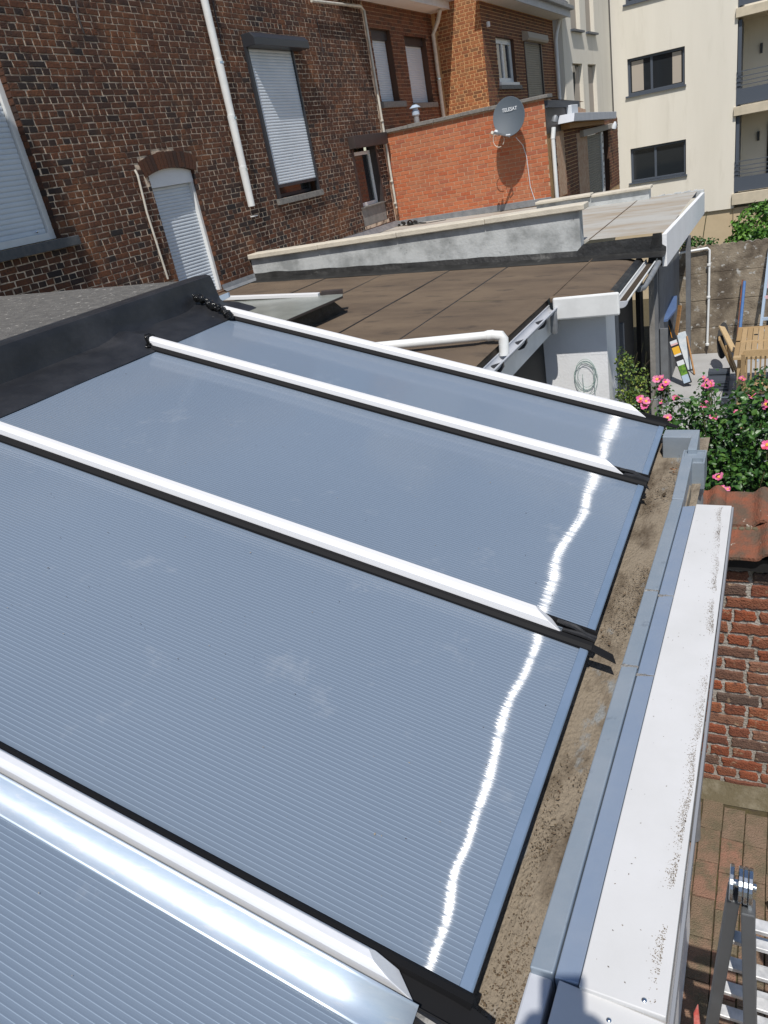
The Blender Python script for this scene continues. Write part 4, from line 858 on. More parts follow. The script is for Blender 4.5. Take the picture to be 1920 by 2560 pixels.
for i in range(n+1):
    x = -6.7+i*(4.70/n); top.append(P1.p(x, 2.57, 0)); bot.append(P1.p(x, zbrn(x)+.085+.010*noise.noise(V((x*4, 0, 0)))+.006*noise.noise(V((x*15, 0, 0))), 0))
for i in range(n): b.quad(bot[i], bot[i+1], top[i+1], top[i])
b.hexa((( -6.7,9.102,1.9), (-2.0,9.102,1.9), (-2.0,9.27,1.9), (-6.7,9.27,1.9), (-6.7,9.102,2.57), (-2.0,9.102,2.57), (-2.0,9.27,2.57), (-6.7,9.27,2.57)))
b.build('parapet', 'render_grey', pr2)
for i in range(4):
    a = -6.72+i*1.20; c = min(a+1.196, -1.93)
    fpart(pr2, P1, 'coping_stone', 'coping_cream', (a, c, 2.562+.006*i*.5, 2.628+.006*i*.5, -.22, .055), bevel=.010)
b = MB(); rings = []                               # black flashing dressed up the wall and onto the brown roof
for i in range(81):
    x = -6.69+i*(5.63/80); k = 1.0 if x < -2.02 else 0.0; w_ = noise.noise(V((x*3, 4, 0)))*.012; hi_ = zbrn(x)+.095 if k else min(zr(x)-.002, 2.195)
    if k: hi_ += .03*max(0, noise.noise(V((x*2.3, 9, 0))))
    rings.append([V((x, 9.095, hi_)), V((x, 9.083-w_*.5-(0 if k else .02*noise.noise(V((x*9, 1, 1)))), (hi_+zbrn(x))/2+.02)), V((x, 9.07+w_, zbrn(x)+.035)), V((x, 9.00+w_, zbrn(x)+.010)), V((x, 8.86+w_*2, zbrn(x)+.006))])
b.sweep(rings, None, closed=False); b.build('flashing', 'tar_felt', pr2, smooth=True)
fx1, fx0 = -.985, -1.055
b = MB(); b.hexa(((fx0-.05,9.08,1.845),(fx0,9.08,1.845),(fx1,13.35,1.84),(fx1-.05,13.35,1.84),(fx0-.05,9.08,2.20),(fx0,9.08,2.20),(fx1,13.35,2.16),(fx1-.05,13.35,2.16))); b.build('fascia', 'white_paint', pr2, bevel=.006)
b = MB(); b.hexa(((-1.27,9.075,1.86),(fx0-.052,9.075,1.86),(fx0-.052,9.095,1.86),(-1.27,9.095,1.86),(-1.20,9.075,2.215),(fx0-.052,9.075,2.215),(fx0-.052,9.095,2.215),(-1.20,9.095,2.215))); b.build('fascia_return', 'tar_felt', pr2)
for i in range(2):
    fpart(pr2, FY(13.0), 'coping_stone', 'coping_cream', (-3.56+i*.92, -2.65+i*.92, 2.375-.018*i, 2.44-.018*i-.02, -.22, .05), bevel=.010)
b = MB(); b.hexa(((-3.55,13.0,2.15),(-1.76,13.0,2.15),(-1.76,13.2,2.15),(-3.55,13.2,2.15),(-3.55,13.0,2.375),(-1.76,13.0,2.352),(-1.76,13.2,2.352),(-3.55,13.2,2.375))); b.build('parapet', 'render_grey', pr2)
b = MB(); rg = random.Random(4)
for i in range(16): b.box(-1.76+i*.048, -1.76+(i+1)*.048, 13.26+rg.uniform(-.01,.01), 13.36, 2.1, 2.205+rg.uniform(-.008,.012))
b.build('back_kerb', 'render_grey', pr2, kind='stuff')
b = MB(); rings = []
for i in range(41):
    y = 8.3+i*(5.85/40); w_ = .012*noise.noise(V((y*2, 0, 5))); zz = 2.50-.035*(y-8.3); lo_ = 2.30
    rings.append([V((-6.685+w_, y, (2.44-.008*(y-8.3)) if y > 9.2 else zbrn(-6.7)+.10)), V((-6.672+w_, y, (2.36 if y > 9.2 else zbrn(-6.7)+.04))), V((-6.62+w_, y, (2.298 if y > 9.2 else zbrn(-6.7)+.008)))])
b.sweep(rings, None, closed=False); b.build('lead_flashing', 'lead', pr2, smooth=True)
sp = thing('floodlight', 'small black lamp lying on the pale roof at the foot of the orange wall', 'lamp')
c = V((-6.264, 13.828, 2.33)); b = MB(); b.lathe(c, [(0,-.055),(.045,-.05),(.06,-.01),(.058,.02),(.03,.05),(0,.055)], 14, (.2,-1,.35)); b.build('lamp_body', 'tar', sp, smooth=True)
b = MB(); b.tube([c+V((-.5,.15,-.05)), c+V((-.2,.1,-.04)), c+V((0,.04,-.03)), c+V((.15,.12,-.03)), c+V((.3,.08,-.045))], .012, 6); b.tube([c+V((-.75,-.1,-.05)), c+V((-.3,.0,-.05)), c+V((.35,-.02,-.045)), c+V((.7,.12,-.05))], .008, 6); b.build('cable', 'black', sp)
b = MB()
for k in range(9): b.lathe(c+V((R.uniform(-.35,.1), R.uniform(.1,.25), R.uniform(-.04,.02))), [(0,-.03),(.03,-.02),(.035,.01),(0,.03)], 6, (R.random(),R.random(),1))
b.build('loose_sealant', 'tar_felt', sp, kind='stuff')

# ================================================================ NEIGHBOUR'S BROWN FLAT ROOF
br = thing('brown_flat_roof', 'brown bituminous flat roof with long seams sloping to the white gutter', 'flat roof')
def bz(x, h=0): return 1.93-.05*x+h
SE = [-6.70, -5.38, -4.52, -3.58, -2.83, -1.87]
for i in range(5):
    a, c = SE[i], SE[i+1]; b = MB(); rings = []
    for k in range(9):
        x = a+(c-a)*k/8+(.006 if k == 8 else 0); lift = .005 if k == 8 else 0.0
        if k == 8: x = c-.004
        r = []
        for j in range(15):
            y = 3.47+(9.03-3.47)*j/14
            r.append(V((x+.012*noise.noise(V((0, y*.7, i))) if k == 8 else x, y, bz(x, .005*(i % 2)*0+lift*.0+.004*(1-(i % 2)))+.006*noise.noise(V((x*1.4, y*1.1, 8))))))
        rings.append(r)
    if i == 4:
        rings = [[p for p in r if p.y < 7.12] for r in rings]
        # far, wider part of the last roll reaches the outer gutter
    b.sweep(rings, None, closed=False); b.build('felt_sheet', 'felt_brown', br, smooth=True)
b = MB(); rings = []
for k in range(13):
    x = -2.83+(1.50)*k/12; dz = 0 if k < 11 else -.012*(k-10)**2
    rings.append([V((x, 7.06+(9.0-7.06)*j/8, bz(x, .002+dz)+.004*noise.noise(V((x*2, j, 8))))) for j in range(9)])
b.sweep(rings, None, closed=False); b.build('felt_sheet', 'felt_brown', br, smooth=True)
for x in (-1.865,): 
    b = MB(); b.box(x, x+.012, 7.15, 9.0, bz(x), bz(x)+.012); b.build('felt_lap', 'felt_brown', br)
for x in SE[1:5]:
    b = MB(); b.hexa(((x-.004,3.48,bz(x)),(x+.008,3.48,bz(x)),(x+.008,9.02,bz(x)),(x-.004,9.02,bz(x)),(x-.004,3.48,bz(x)+.0075),(x+.008,3.48,bz(x)+.004),(x+.008,9.02,bz(x)+.004),(x-.004,9.02,bz(x)+.0075))); b.build('felt_lap', 'tar_felt', br)
# rounded kerb dropping into the gutter
b = MB(); rings = []
for j in range(40):
    y = 3.8+(7.06-3.8)*j/39; w_ = .006*noise.noise(V((y*5, 2, 2)))
    rings.append([V((-2.06, y, bz(-2.06)+.006)), V((-1.99+w_, y, bz(-2.0)+.012+w_)), V((-1.93+w_, y, bz(-1.93)+.004)), V((-1.895+w_, y, bz(-1.9)-.03)), V((-1.885+w_, y, 1.93)), V((-1.88, y, 1.86))])
b.sweep(rings, None, closed=False); b.build('felt_kerb', 'felt_brown', br, smooth=True)
b = MB(); rings = []
for j in range(20):
    y = 7.06+(8.98-7.06)*j/19; rings.append([V((-1.36, y, bz(-1.36, -.005))), V((-1.31, y, bz(-1.3)-.015)), V((-1.285, y, 1.94)), V((-1.28, y, 1.88))])
b.sweep(rings, None, closed=False); b.build('felt_kerb', 'tar_felt', br, smooth=True)
b = MB(); b.box(-1.86, -1.27, 6.985, 7.04, 1.99, 2.045); b.build('felt_kerb', 'felt_brown', br, bevel=.012)
# white building below
nb_ = thing('white_outbuilding', 'white painted blockwork outbuilding under the brown roof with a white fascia board', 'outbuilding')
b = MB(); b.box(-1.82, -1.215, 6.93, 6.965, 1.835, 2.045); b.build('fascia_board', 'white_pvc', nb_, bevel=.018)
G_ = FY(7.16)
wbk = random.Random(9)
for r_ in range(9):
    z0 = .02+r_*.2; x = -2.9-(.2 if r_ % 2 else 0)-.05
    while x < -1.385:
        c = min(x+.400, -1.385)
        if c > -2.9 and c-x > .04:
            a = max(x, -2.9); b = MB(); fbox(b, G_, a, c, z0, z0+.1975, -.10, wbk.uniform(-.0006, .0006)); b.build('block', 'white_paint', nb_)
        x += .4025
b = MB(); b.box(-2.9, -1.386, 7.1615, 7.26, 0, 1.84); b.box(-1.44, -1.385, 7.262, 7.62, 0, 1.86); b.box(-1.82, -1.30, 6.966, 7.3, 1.9, 1.93); b.build('core', 'white_paint', nb_)
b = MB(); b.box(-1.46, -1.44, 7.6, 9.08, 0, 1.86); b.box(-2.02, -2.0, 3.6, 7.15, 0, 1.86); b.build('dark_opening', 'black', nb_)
b = MB(); b.box(-1.42, -1.38, 7.63, 7.80, 0, 1.86); b.box(-1.42, -1.37, 7.98, 8.05, 0, 1.5); b.build('door_post', 'grey_panel', nb_, bevel=.003)
# gutters
def gutter(name, label, x, y0, y1, z, r, mt='white_pvc', end=True, axis=0):
    t = thing(name, label, 'gutter'); b = MB(); rings = []
    for y in (y0, y1): rings.append([V((x+r*math.cos(a), y, z+r*math.sin(a))) for a in [math.pi*(1+i/12) for i in range(13)]]+[V((x+(r-.006)*math.cos(a), y, z+(r-.006)*math.sin(a))) for a in [math.pi*(2-i/12) for i in range(13)]])
    b.sweep(rings, None); b.build('trough', mt, t, smooth=False)
    for xx in (-r, r):
        b = MB(); b.tube([(x+xx, y0, z), (x+xx, y1, z)], .008, 8); b.build('rim', mt, t, smooth=True)
    if end:
        b = MB(); b.prism([V((x+(r+.006)*math.cos(a), y0, z+(r+.006)*math.sin(a))) for a in [math.pi*(1+i/12) for i in range(13)]], (0,-.012,0)); b.build('end_cap', 'fascia_grey', t, bevel=.003)
    return t
g1 = gutter('roof_gutter', 'long grey half round gutter along the near edge of the brown roof', -1.835, 4.3, 7.05, 1.955, .052, 'fascia_grey', False)
for y in (5.2, 5.85, 6.5):
    b = MB(); b.prism([V((-1.88, y, 1.93)), V((-1.775, y, 1.955)), V((-1.775, y, 1.915)), V((-1.80, y, 1.88)), V((-1.84, y, 1.865)), V((-1.88, y, 1.87))], (0,.03,0)); b.build('bracket', 'frame_dark', g1)
b = MB(); b.box(-1.878, -1.868, 4.0, 6.98, 1.70, 1.90); b.build('fascia_board', 'white_pvc', g1)
b = MB(); b.tube([(-1.80, 6.86, 1.93), (-1.80, 6.86, 1.80), (-1.81, 6.88, 1.74)], .034, 14); b.build('outlet', 'lead', g1, smooth=True)
g2 = gutter('roof_gutter', 'short white half round gutter with a grey end cap right of the fascia board', -1.215, 7.02, 9.05, 1.945, .058, 'white_pvc', True)
b = MB(); b.hexa([(x, y, z) for z in (1.915, 1.925) for (x, y) in ((-1.245,7.05),(-1.19,7.05),(-1.19,8.9),(-1.245,8.9))]); b.build('gutter_dirt', 'debris', g2)
b = MB(); b.tube([(-1.19, 7.9, 1.86), (-1.17, 8.1, 1.83), (-1.14, 8.5, 1.88), (-1.12, 8.9, 1.93)], .03, 10); b.build('pipe', 'lead', g2, smooth=True)
# white pipe crossing the brown roof to the gutter
wp2 = thing('roof_pipe', 'white plastic pipe crossing the brown roof and bending down into the gutter', 'pipe')
pA, pB, pC = V((-2.685, 5.229, 2.14)), V((-1.943, 5.469, 2.1)), V((-1.788, 5.341, 2.05))
dd = (pA-pB).normalized(); pE = V((-1.835, pB.y-.02, pB.z))
b = MB(); b.tube([pB+dd*3.0, pB+dd*.02], .036, 16); b.build('pipe', 'white_pvc', wp2, smooth=True)
b = MB(); c0 = pB; c1 = V((-1.84, pB.y+.0, pB.z)); b.tube([c0+dd*.04, c0*.5+c1*.5+V((-.03,0,.0)), c1+V((-.012,0,-.008)), c1+V((.0,-.0,-.03)), c1+V((0,-.02,-.16))], .039, 16); b.build('elbow', 'white_pvc', wp2, smooth=True)
b = MB(); b.lathe(c0, [(.037,-.03),(.043,-.026),(.043,.026),(.037,.03)], 16, dd); b.build('collar', 'white_pvc', wp2, smooth=True)
# small skylight lean-to on the brown roof
sk = thing('roof_skylight', 'small sloping skylight of dusty glass with a white bar on the brown roof', 'skylight')
zt = 2.32
s1, s2, s3, s4 = V((-3.893, 6.671, 2.32)), V((-3.975, 5.814, 2.32)), V((-5.235, 6.574, 2.42)), V((-4.024, 6.792, 2.33))
dirY = (s2-s1).normalized(); e0 = s1; e1 = s1+dirY*3.0; up0 = s3+V((-.6,.0,.02)); up1 = up0+dirY*3.4
b = MB(); q = [e1, e0, V((s1.x-.05, s1.y+.10, s1.z+.003)), up0, up1]; b.prism(q, (0,0,-.02)); b.build('glass', 'glass_old', sk)
b = MB(); b.bar(e0+V((-.02,.0,-.012)), e1+V((-.02,0,-.012)), .05, .02); b.build('edge', 'frame_brown', sk)
wa, wb_ = V((-4.193, 6.718, 2.35)), V((-5.252, 6.607, 2.44))
b = MB(); b.bar(wa, wb_+(wb_-wa)*.25, .06, .04); b.build('glazing_bar', 'cap_white', sk, bevel=.006)
b = MB(); b.bar(wa+V((.02,.09,-.03)), wb_+V((0,.09,-.03)), .06, .05); b.bar(wa+V((.0,.05,.0)), s4+V((.03,.08,.0)), .10, .045); b.build('frame', 'frame_brown', sk)
k0, k1 = V((-3.977, 6.834, 2.129)), V((-4.031, 6.345, 2.132))
b = MB(); kd = (k1-k0).normalized(); b.hexa((k0, k0+kd*3.2, k0+kd*3.2+V((-.25,0,0)), k0+V((-.25,.1,0)), V((s1.x-.10,s1.y-.05,2.30)), V((s1.x-.10,s1.y-.05,2.30))+kd*3.2, V((s1.x-.35,s1.y-.05,2.30))+kd*3.2, V((s1.x-.35,s1.y+.05,2.30)))); b.build('kerb', 'tar_felt', sk)

# ================================================================ GARDEN BEYOND
cw = thing('concrete_panel_wall', 'stained concrete panel wall with a scalloped top at the back of the patio', 'wall')
YW = 11.89
def panel_top(x): return 1.56+.022*abs(math.sin((x+1.2)*math.pi/.105))
for i in range(4):
    for j in range(3):
        x0 = -1.28+j*1.9; x1 = x0+1.893; z0 = i*.4+.0; z1 = z0+.393
        b = MB()
        if i < 3: b.box(x0, x1, YW, YW+.05, z0, z1); b.build('concrete_panel', 'concrete_wall', cw, bevel=.006)
        else:
            n = int((x1-x0)/.0105); top = [(x0+k*.0105, YW, panel_top(x0+k*.0105)) for k in range(n+1)]
            b.prism([(x0, YW, z0)]+[(x0+n*.0105, YW, z0)]+top[::-1], (0,.05,0)); b.build('concrete_panel', 'concrete_wall', cw)
wpz = thing('wall_pipe', 'slim white pipe with a bend fixed to the stained concrete wall', 'pipe')
b = MB(); b.tube([(-1.25,11.85,1.52), (-.83,11.85,1.55), (-.806,11.85,1.52), (-.81,11.85,.8), (-.824,11.85,.13)], .017, 10); b.build('pipe', 'white_pvc', wpz, smooth=True)
for z in (1.3, .84, .135):
    b = MB(); b.lathe((-.812-.01*(z < .3), 11.85, z), [(.018,0),(.027,.004),(.027,.03),(.018,.034)], 10); b.build('clip', 'white_pvc', wpz)
b = MB(); b.tube([(-.824,11.85,.13), (-.83,11.86,.01)], .008, 6); b.build('wire_end', 'frame_brown', wpz)
po = thing('blue_pole', 'blue pole with an orange edge leaning against the concrete wall', 'pole')
b = MB(); b.tube([(-.395,11.5,0), (-.342,11.84,1.04)], .022, 10); b.build('pole', 'blue_pole', po, smooth=True)
b = MB(); b.bar((-.424,11.5,0), (-.367,11.84,1.06), .016, .02); b.build('edge', 'tile', po)
# pale blue and pink folded frame at the right edge
fo = thing('drying_rack', 'pale blue folded rack with a pink panel leaning on the concrete wall', 'drying rack')
for q_ in (((-.135,11.35,0), (-.03,11.82,1.55)), ((.28,11.35,0), (.36,11.82,1.55))):
    b = MB(); b.bar(q_[0], q_[1], .035, .03); b.build('side_bar', 'blue_grey', fo)
for z, nm, mt in ((.42, 'rung', 'blue_grey'), (.56, 'rung', 'blue_grey'), (.84, 'rung', 'pink_plastic'), (1.3, 'rung', 'blue_grey')):
    b = MB(); b.bar((-.135+.07*z,11.35+.3*z,z), (.28+.055*z,11.35+.3*z,z), .03, .04); b.build('rung', mt, fo)
b = MB(); b.bar((-.04,11.66,.95), (.0,11.74,1.28), .07, .015, (0,-1,0)); b.build('panel', 'pink_plastic', fo)
b = MB(); b.box(-.04, .25, 11.49, 11.51, .44, .54); b.build('dark_panel', 'rubber', fo)
# slatted teak table
tb = thing('garden_table', 'teak garden table with a slatted top and a parasol hole at the right edge', 'table')
rg = random.Random(6)
x0, x1, ya, yb = -.355, .75, 9.08, 10.42; n = 16
for row, (p, q) in enumerate(((ya+.075, (ya+yb)/2-.03), ((ya+yb)/2+.03, yb-.06))):
    for i in range(n):
        a = x0+.055+(x1-x0-.11)*i/n; c = a+(x1-x0-.11)/n-.006; b = MB(); b.box(a, c, p, q, .722, .746, rg.random()); b.build('slat', 'wood_table', tb)
for (a, c, p, q) in ((x0,x1,ya,ya+.072), (x0,x1,yb-.057,yb), (x0,x1,(ya+yb)/2-.027,(ya+yb)/2+.027), (x0,x0+.052,ya+.074,yb-.059), (x1-.052,x1,ya+.074,yb-.059)):
    b = MB(); b.box(a, c, p, q, .718, .750, rg.random()); b.build('frame_board', 'wood_table', tb, bevel=.003)
b = MB(); b.lathe((-.143,10.02,.7475), [(.026,0),(.026,.002),(0,.002)], 18); b.build('parasol_hole', 'black', tb)
for (x, y) in ((x0+.07, ya+.1), (x1-.07, ya+.1), (x0+.07, yb-.1), (x1-.07, yb-.1)):
    b = MB(); b.bar((x,y,0), (x,y,.718), .06, .06, (0,1,0), rg.random()); b.build('leg', 'wood_table', tb)
def slat_chair(name, label, ox, oy, rot, group=None, backh=.92):
    t = thing(name, label, 'chair', group, (ox, oy, 0)); t.rotation_euler.z = rot
    for i in range(9):
        b = MB(); b.box(-.24, .24, -.22+i*.05, -.22+i*.05+.040, .415, .435, rg.random()); b.build('seat_slat', 'wood_table', t)
    for x in (-.26, .26):
        b = MB(); b.bar((x,-.24,0), (x,-.24,.62), .04, .045, (0,1,0), rg.random()); b.build('leg', 'wood_table', t)
        b = MB(); b.bar((x,.22,0), (x,.24,.45), .04, .045, (0,1,0), rg.random()); b.bar((x,.24,.45), (x,.34,backh), .04, .04, (0,1,0), rg.random()); b.build('leg', 'wood_table', t)
        b = MB(); b.bar((x,-.27,.63), (x,.28,.63), .055, .024, (0,0,1), rg.random()); b.build('armrest', 'wood_table', t)
    b = MB(); b.bar((-.26,.335,backh), (.26,.335,backh), .03, .07, (0,0,1), rg.random()); b.build('top_rail', 'wood_table', t)
    b = MB(); b.bar((-.26,.25,.50), (.26,.25,.50), .025, .05, (0,0,1), rg.random()); b.build('lower_rail', 'wood_table', t)
    for i in range(11):
        x = -.225+i*.045; b = MB(); b.bar((x,.255,.52), (x,.33,backh-.03), .018, .014, (0,1,0), rg.random()); b.build('back_slat', 'wood_table', t)
    return t
slat_chair('garden_chair', 'slatted teak armchair standing with its back towards the roses before the table', .02, 8.98, math.pi)
# tilted slatted chair left of the table, seen as two long arms
t = thing('garden_chair', 'folded teak chair leaning against the left side of the garden table', 'chair')
for (p, q, w_) in (((-0.585, 11.01, 0.62), (-0.393, 10.493, 0.4), .09), ((-0.584, 10.495, 0.6), (-0.413, 10.668, 0.1), .10), ((-0.505, 10.683, 0.45), (-0.344, 10.551, 0.05), .05)):
    b = MB(); b.bar(p, q, w_, .022, (.5,-.2,.8), rg.random()); b.build('board', 'wood_table', t, bevel=.004)
b = MB(); c0 = V((-0.569, 11.053, 0.4)); b.sweep([[c0+V((.075*math.cos(a), .16*math.sin(a)+d*.4, .20*math.sin(a)+d)) for a in [2*math.pi*k/20 for k in range(20)]] for d in (0, .03)], None); b.build('cushion', 'black', t, smooth=True)
# crates
for (px, q, lab) in (((-0.587, 10.579, 0.12), .17, 'grey slatted crate lying on the patio, farther of the two beside the table'), ((-0.579, 10.2, 0.12), .20, 'grey slatted crate lying on the patio, nearer of the two beside the table')):
    t = thing('crate', lab, 'crate', 'grey crates on the patio'); c = V(px); 
    b = MB(); b.box(c.x-.12, c.x+.13, c.y-q/2, c.y+q/2, 0, .02); b.build('base', 'rail', t)
    for s_ in (-1, 1):
        for k in range(3):
            b = MB(); b.box(c.x-.12, c.x+.13, c.y+s_*q/2-.006, c.y+s_*q/2+.006, .03+k*.04, .055+k*.04); b.build('slat', 'rail', t)
    for k in range(5):
        b = MB(); b.box(c.x-.12, c.x+.13, c.y-q/2+.012+k*q/5, c.y-q/2+.012+k*q/5+q/7, .13, .14); b.build('slat', 'rail', t)
    for s_ in (-.12, .13):
        b = MB(); b.box(c.x+s_-.008, c.x+s_+.008, c.y-q/2, c.y+q/2, .0, .145); b.build('end_board', 'rail', t)
# grey rendered side of the pale-roofed building, door and blue awning board
gb = thing('grey_rendered_wall', 'grey rendered side wall with a dark doorway below the white fascia', 'wall')
b = MB(); b.box(-1.27, -1.21, 9.62, 11.87, 0, 1.86); b.build('wall', 'grey_panel', gb)
b = MB(); b.box(-1.26, -1.20, 9.09, 9.36, 0, 1.86); b.build('wall', 'cement', gb)
b = MB(); b.box(-1.45, -1.40, 9.36, 9.62, 0, 1.86); b.build('doorway', 'black', gb)
b = MB(); b.box(-1.215, -1.165, 9.10, 9.18, 0, 1.80); b.build('post', 'grey_panel', gb)
b = MB(); b.box(-1.06, -1.0, 11.2, 11.27, 0, 1.84); b.build('post', 'grey_panel', gb)
bl = thing('blue_awning_board', 'blue sheet canopy sloping over the dark doorway', 'canopy')
b = MB(); q = [(-1.315, 10.88, 1.12), (-1.152, 10.998, 1.1), (-1.101, 10.41, 1.06), (-1.167, 10.023, 1.02), (-1.342, 9.877, 1.04), (-1.352, 10.029, 1.08)]
b.prism(q, (0,0,-.03)); b.build('sheet', 'blue_board', bl)
b = MB(); b.box(-1.32, -1.12, 9.62, 9.66, .0, 1.0); b.build('support', 'grey_panel', bl)
# leaning cartons
def lean_box(name, label, foot, top, w_, d_, mt):
    t = thing(name, label, 'carton'); b = MB(); b.bar(foot, top, w_, d_, (.0,-1,.3)); b.build('carton', mt, t, bevel=.003); return t
bf, bt = V((-0.955, 10.355, 0.04)), V((-1.245, 10.52, 0.896))
lb = lean_box('long_carton', 'long printed black carton with yellow and green pictures leaning on the grey wall', bf, bt, .105, .06, 'box_black')
ax = (bt-bf).normalized(); sd = ax.cross(V((0,-1,.3))).normalized(); nn = sd.cross(ax).normalized()
if nn.y > 0: nn = -nn
def patch(name, mt, a, c, p, q, par, off=.0315):
    b = MB(); P_ = lambda t_, s_: bf+ax*t_+sd*s_+nn*off
    b.prism([P_(a,p), P_(a,q), P_(c,q), P_(c,p)], nn*.001); b.build(name, mt, par)
patch('label', 'label_white', .58, .62, -.045, .045, lb); patch('label', 'pink_plastic', .555, .58, -.045, .045, lb); patch('label', 'yellow', .43, .53, -.045, .045, lb); patch('label', 'label_white', .405, .43, -.045, .045, lb)
patch('picture', 'green_print', .13, .27, -.045, .04, lb); patch('label', 'label_white', .27, .335, -.045, .045, lb); patch('label', 'blue_grey', .02, .13, -.045, .04, lb)
b = MB(); b.tube([bf+ax*.95+nn*.036+sd*-.05, bf+ax*.92+nn*.038, bf+ax*.97+nn*.038+sd*.03], .004, 6); b.tube([bf+ax*.94+nn*.038, bf+ax*.8+nn*.038+sd*.01, bf+ax*.66+nn*.036], .004, 6); b.build('strap', 'orange', lb)
lean_box('pale_carton', 'pale blue and white printed carton leaning behind the black one', V((-0.989, 11.011, 0.02))+V((0,.05,0)), V((-1.123, 11.2, 0.53)), .12, .07, 'box_white')
b = MB(); b.bar(V((-0.916, 10.847, 0.01)), V((-1.044, 11.15, 0.48)), .02, .03); o = b.build('thin_plank', 'wood_pine'); tag(o, 'thin wooden plank leaning beside the pale carton', 'plank')
b = MB(); b.bar((-1.17,11.0,.55), (-1.12,11.05,.95), .06, .015); o = b.build('wood_offcut', 'wood_pine'); tag(o, 'raw timber offcut standing against the shaded concrete wall', 'wood')
# wire fence and post
fp = thing('wire_fence', 'wire mesh fence on a round wooden post behind the roses', 'fence')
b = MB(); b.tube([(-1.12,7.40,0), (-1.12,7.40,.92)], .048, 12); b.build('post', 'post_wood', fp, smooth=True)
b = MB(); b.tube([(-1.12,7.40,.86), (.9,7.42,.86)], .003, 5); b.build('top_wire', 'mesh_wire', fp)
b = MB(); s_ = .075
for k in range(-12, 30):
    x = -1.1+k*s_
    for dr in (1, -1):
        a0 = V((x, 7.41, .86)); a1 = V((x+dr*.86, 7.41, 0))
        if a1.x < -1.1 or a0.x < -1.1: 
            continue
        b.bar(a0, a1, .0024, .0024)
b.build('wire_mesh', 'mesh_wire', fp, kind='stuff')
# coil of green wire on the white wall
b = MB(); rg = random.Random(12)
for k in range(4):
    c = V((-1.60+rg.uniform(-.02,.02), 7.145, 1.22+rg.uniform(-.03,.03))); rr = rg.uniform(.085, .12)
    b.tube([c+V((rr*math.cos(a)*rg.uniform(.92,1), -.005*k, rr*1.45*math.sin(a))) for a in [2*math.pi*i/22 for i in range(23)]], .0022, 5)
b.tube([(-1.52,7.13,1.24), (-1.515,7.13,.95)], .0022, 5); b.tube([(-1.63,7.13,1.24), (-1.62,7.13,.97)], .0022, 5); b.tube([(-1.525,7.13,.95), (-1.50,7.13,.93)], .008, 5)
o = b.build('wire_coil', 'wire'); tag(o, 'loose coil of thin green wire hanging on the sunlit white wall', 'wire coil')

# ---------------------------------------------------------------- foliage
def leaves(mb, blobs, n, size, rg, flat=.5, droop=.3, shell=.5, sun=True):
    tot = sum(bl_[3]*bl_[4]*bl_[5] for bl_ in blobs)
    for bl_ in blobs:
        cx, cy, cz, rx, ry, rz = bl_
        for k in range(int(n*rx*ry*rz/tot)):
            while True:
                p = V((rg.uniform(-1,1), rg.uniform(-1,1), rg.uniform(-1,1)))
                if p.length < 1 and rg.random() < p.length**shell+.1: break
            q = p+V((1,1,1))*.18*noise.noise(p*2.5+V((cx,cy,cz)))
            c = V((cx+q.x*rx, cy+q.y*ry, cz+q.z*rz))
            if noise.noise(c*9) < -.22: continue
            nrm_ = (p.normalized()*.7+V((rg.uniform(-1,1), rg.uniform(-1,1), rg.uniform(-.3,1.2)))).normalized()
            a = nrm_.orthogonal().normalized(); ang = rg.uniform(0, 6.28); bb = nrm_.cross(a); d = (a*math.cos(ang)+bb*math.sin(ang)); s_ = nrm_.cross(d)
            L_ = size*rg.uniform(.6, 1.3); W_ = L_*rg.uniform(.26, .36); t = min(1, max(0, rg.gauss(.45, .28)))
            tip = c+d*L_-nrm_*L_*droop*.4; m1 = c+d*L_*.35; m2 = c+d*L_*.72-nrm_*L_*droop*.12; f = nrm_*W_*.35
            mb.add((c, m1+s_*W_+f, m2+s_*W_*.8+f, tip, m2-s_*W_*.8+f, m1-s_*W_+f, m1, m2), ((0,1,6),(1,2,7,6),(2,3,7),(0,6,5),(6,7,4,5),(7,3,4)), t)
rg = random.Random(17)
rose = thing('rose_bush', 'large climbing rose bush with pink flowers behind the tiled garden wall', 'rose bush')
blobs = [(.0,4.3,1.62,.42,.35,.36), (-.30,4.35,1.58,.28,.3,.34), (.35,4.2,1.72,.35,.3,.42), (-.42,4.5,1.62,.18,.22,.26), (.12,4.8,1.72,.30,.25,.26), (-.12,3.95,1.42,.30,.2,.34), (.30,3.9,1.45,.30,.22,.36), (-.50,4.55,1.80,.10,.10,.12), (.02,5.0,.9,.5,.4,.6), (.45,4.8,1.3,.3,.4,.6), (-.30,4.6,1.93,.07,.08,.09), (-.05,4.55,1.93,.08,.08,.08), (.22,4.4,2.02,.16,.15,.12), (-.28,3.85,1.35,.2,.12,.28)]
mb = MB(); leaves(mb, blobs+[(.05,4.75,1.35,.6,.25,.45), (-.2,4.6,1.2,.4,.25,.5)], 27000, .036, rg, shell=.7); mb.build('foliage', 'leaf_rose', rose, kind='stuff')
b = MB()
for k in range(26):
    x = rg.uniform(-.45, .5); y = rg.uniform(4.0, 4.9); p0 = V((x*.6, 4.4, .1)); p1 = V((x, y, rg.uniform(1.1, 1.6))); p2 = p1+V((rg.uniform(-.15,.15), rg.uniform(-.1,.3), rg.uniform(.1,.32)))
    b.tube([p0, (p0+p1)/2+V((rg.uniform(-.1,.1),0,.1)), p1, p2], [.010,.007,.004,.0015], 5)
b.build('branch', 'stem', rose, kind='stuff')
b = MB(); b.tube([V((.27,4.0,1.25)), V((.36,4.1,1.72)), V((.46,4.2,1.92))], [.010,.009,.006], 7); b.build('cane', 'leaf_hedge', rose, smooth=True)
flw = []
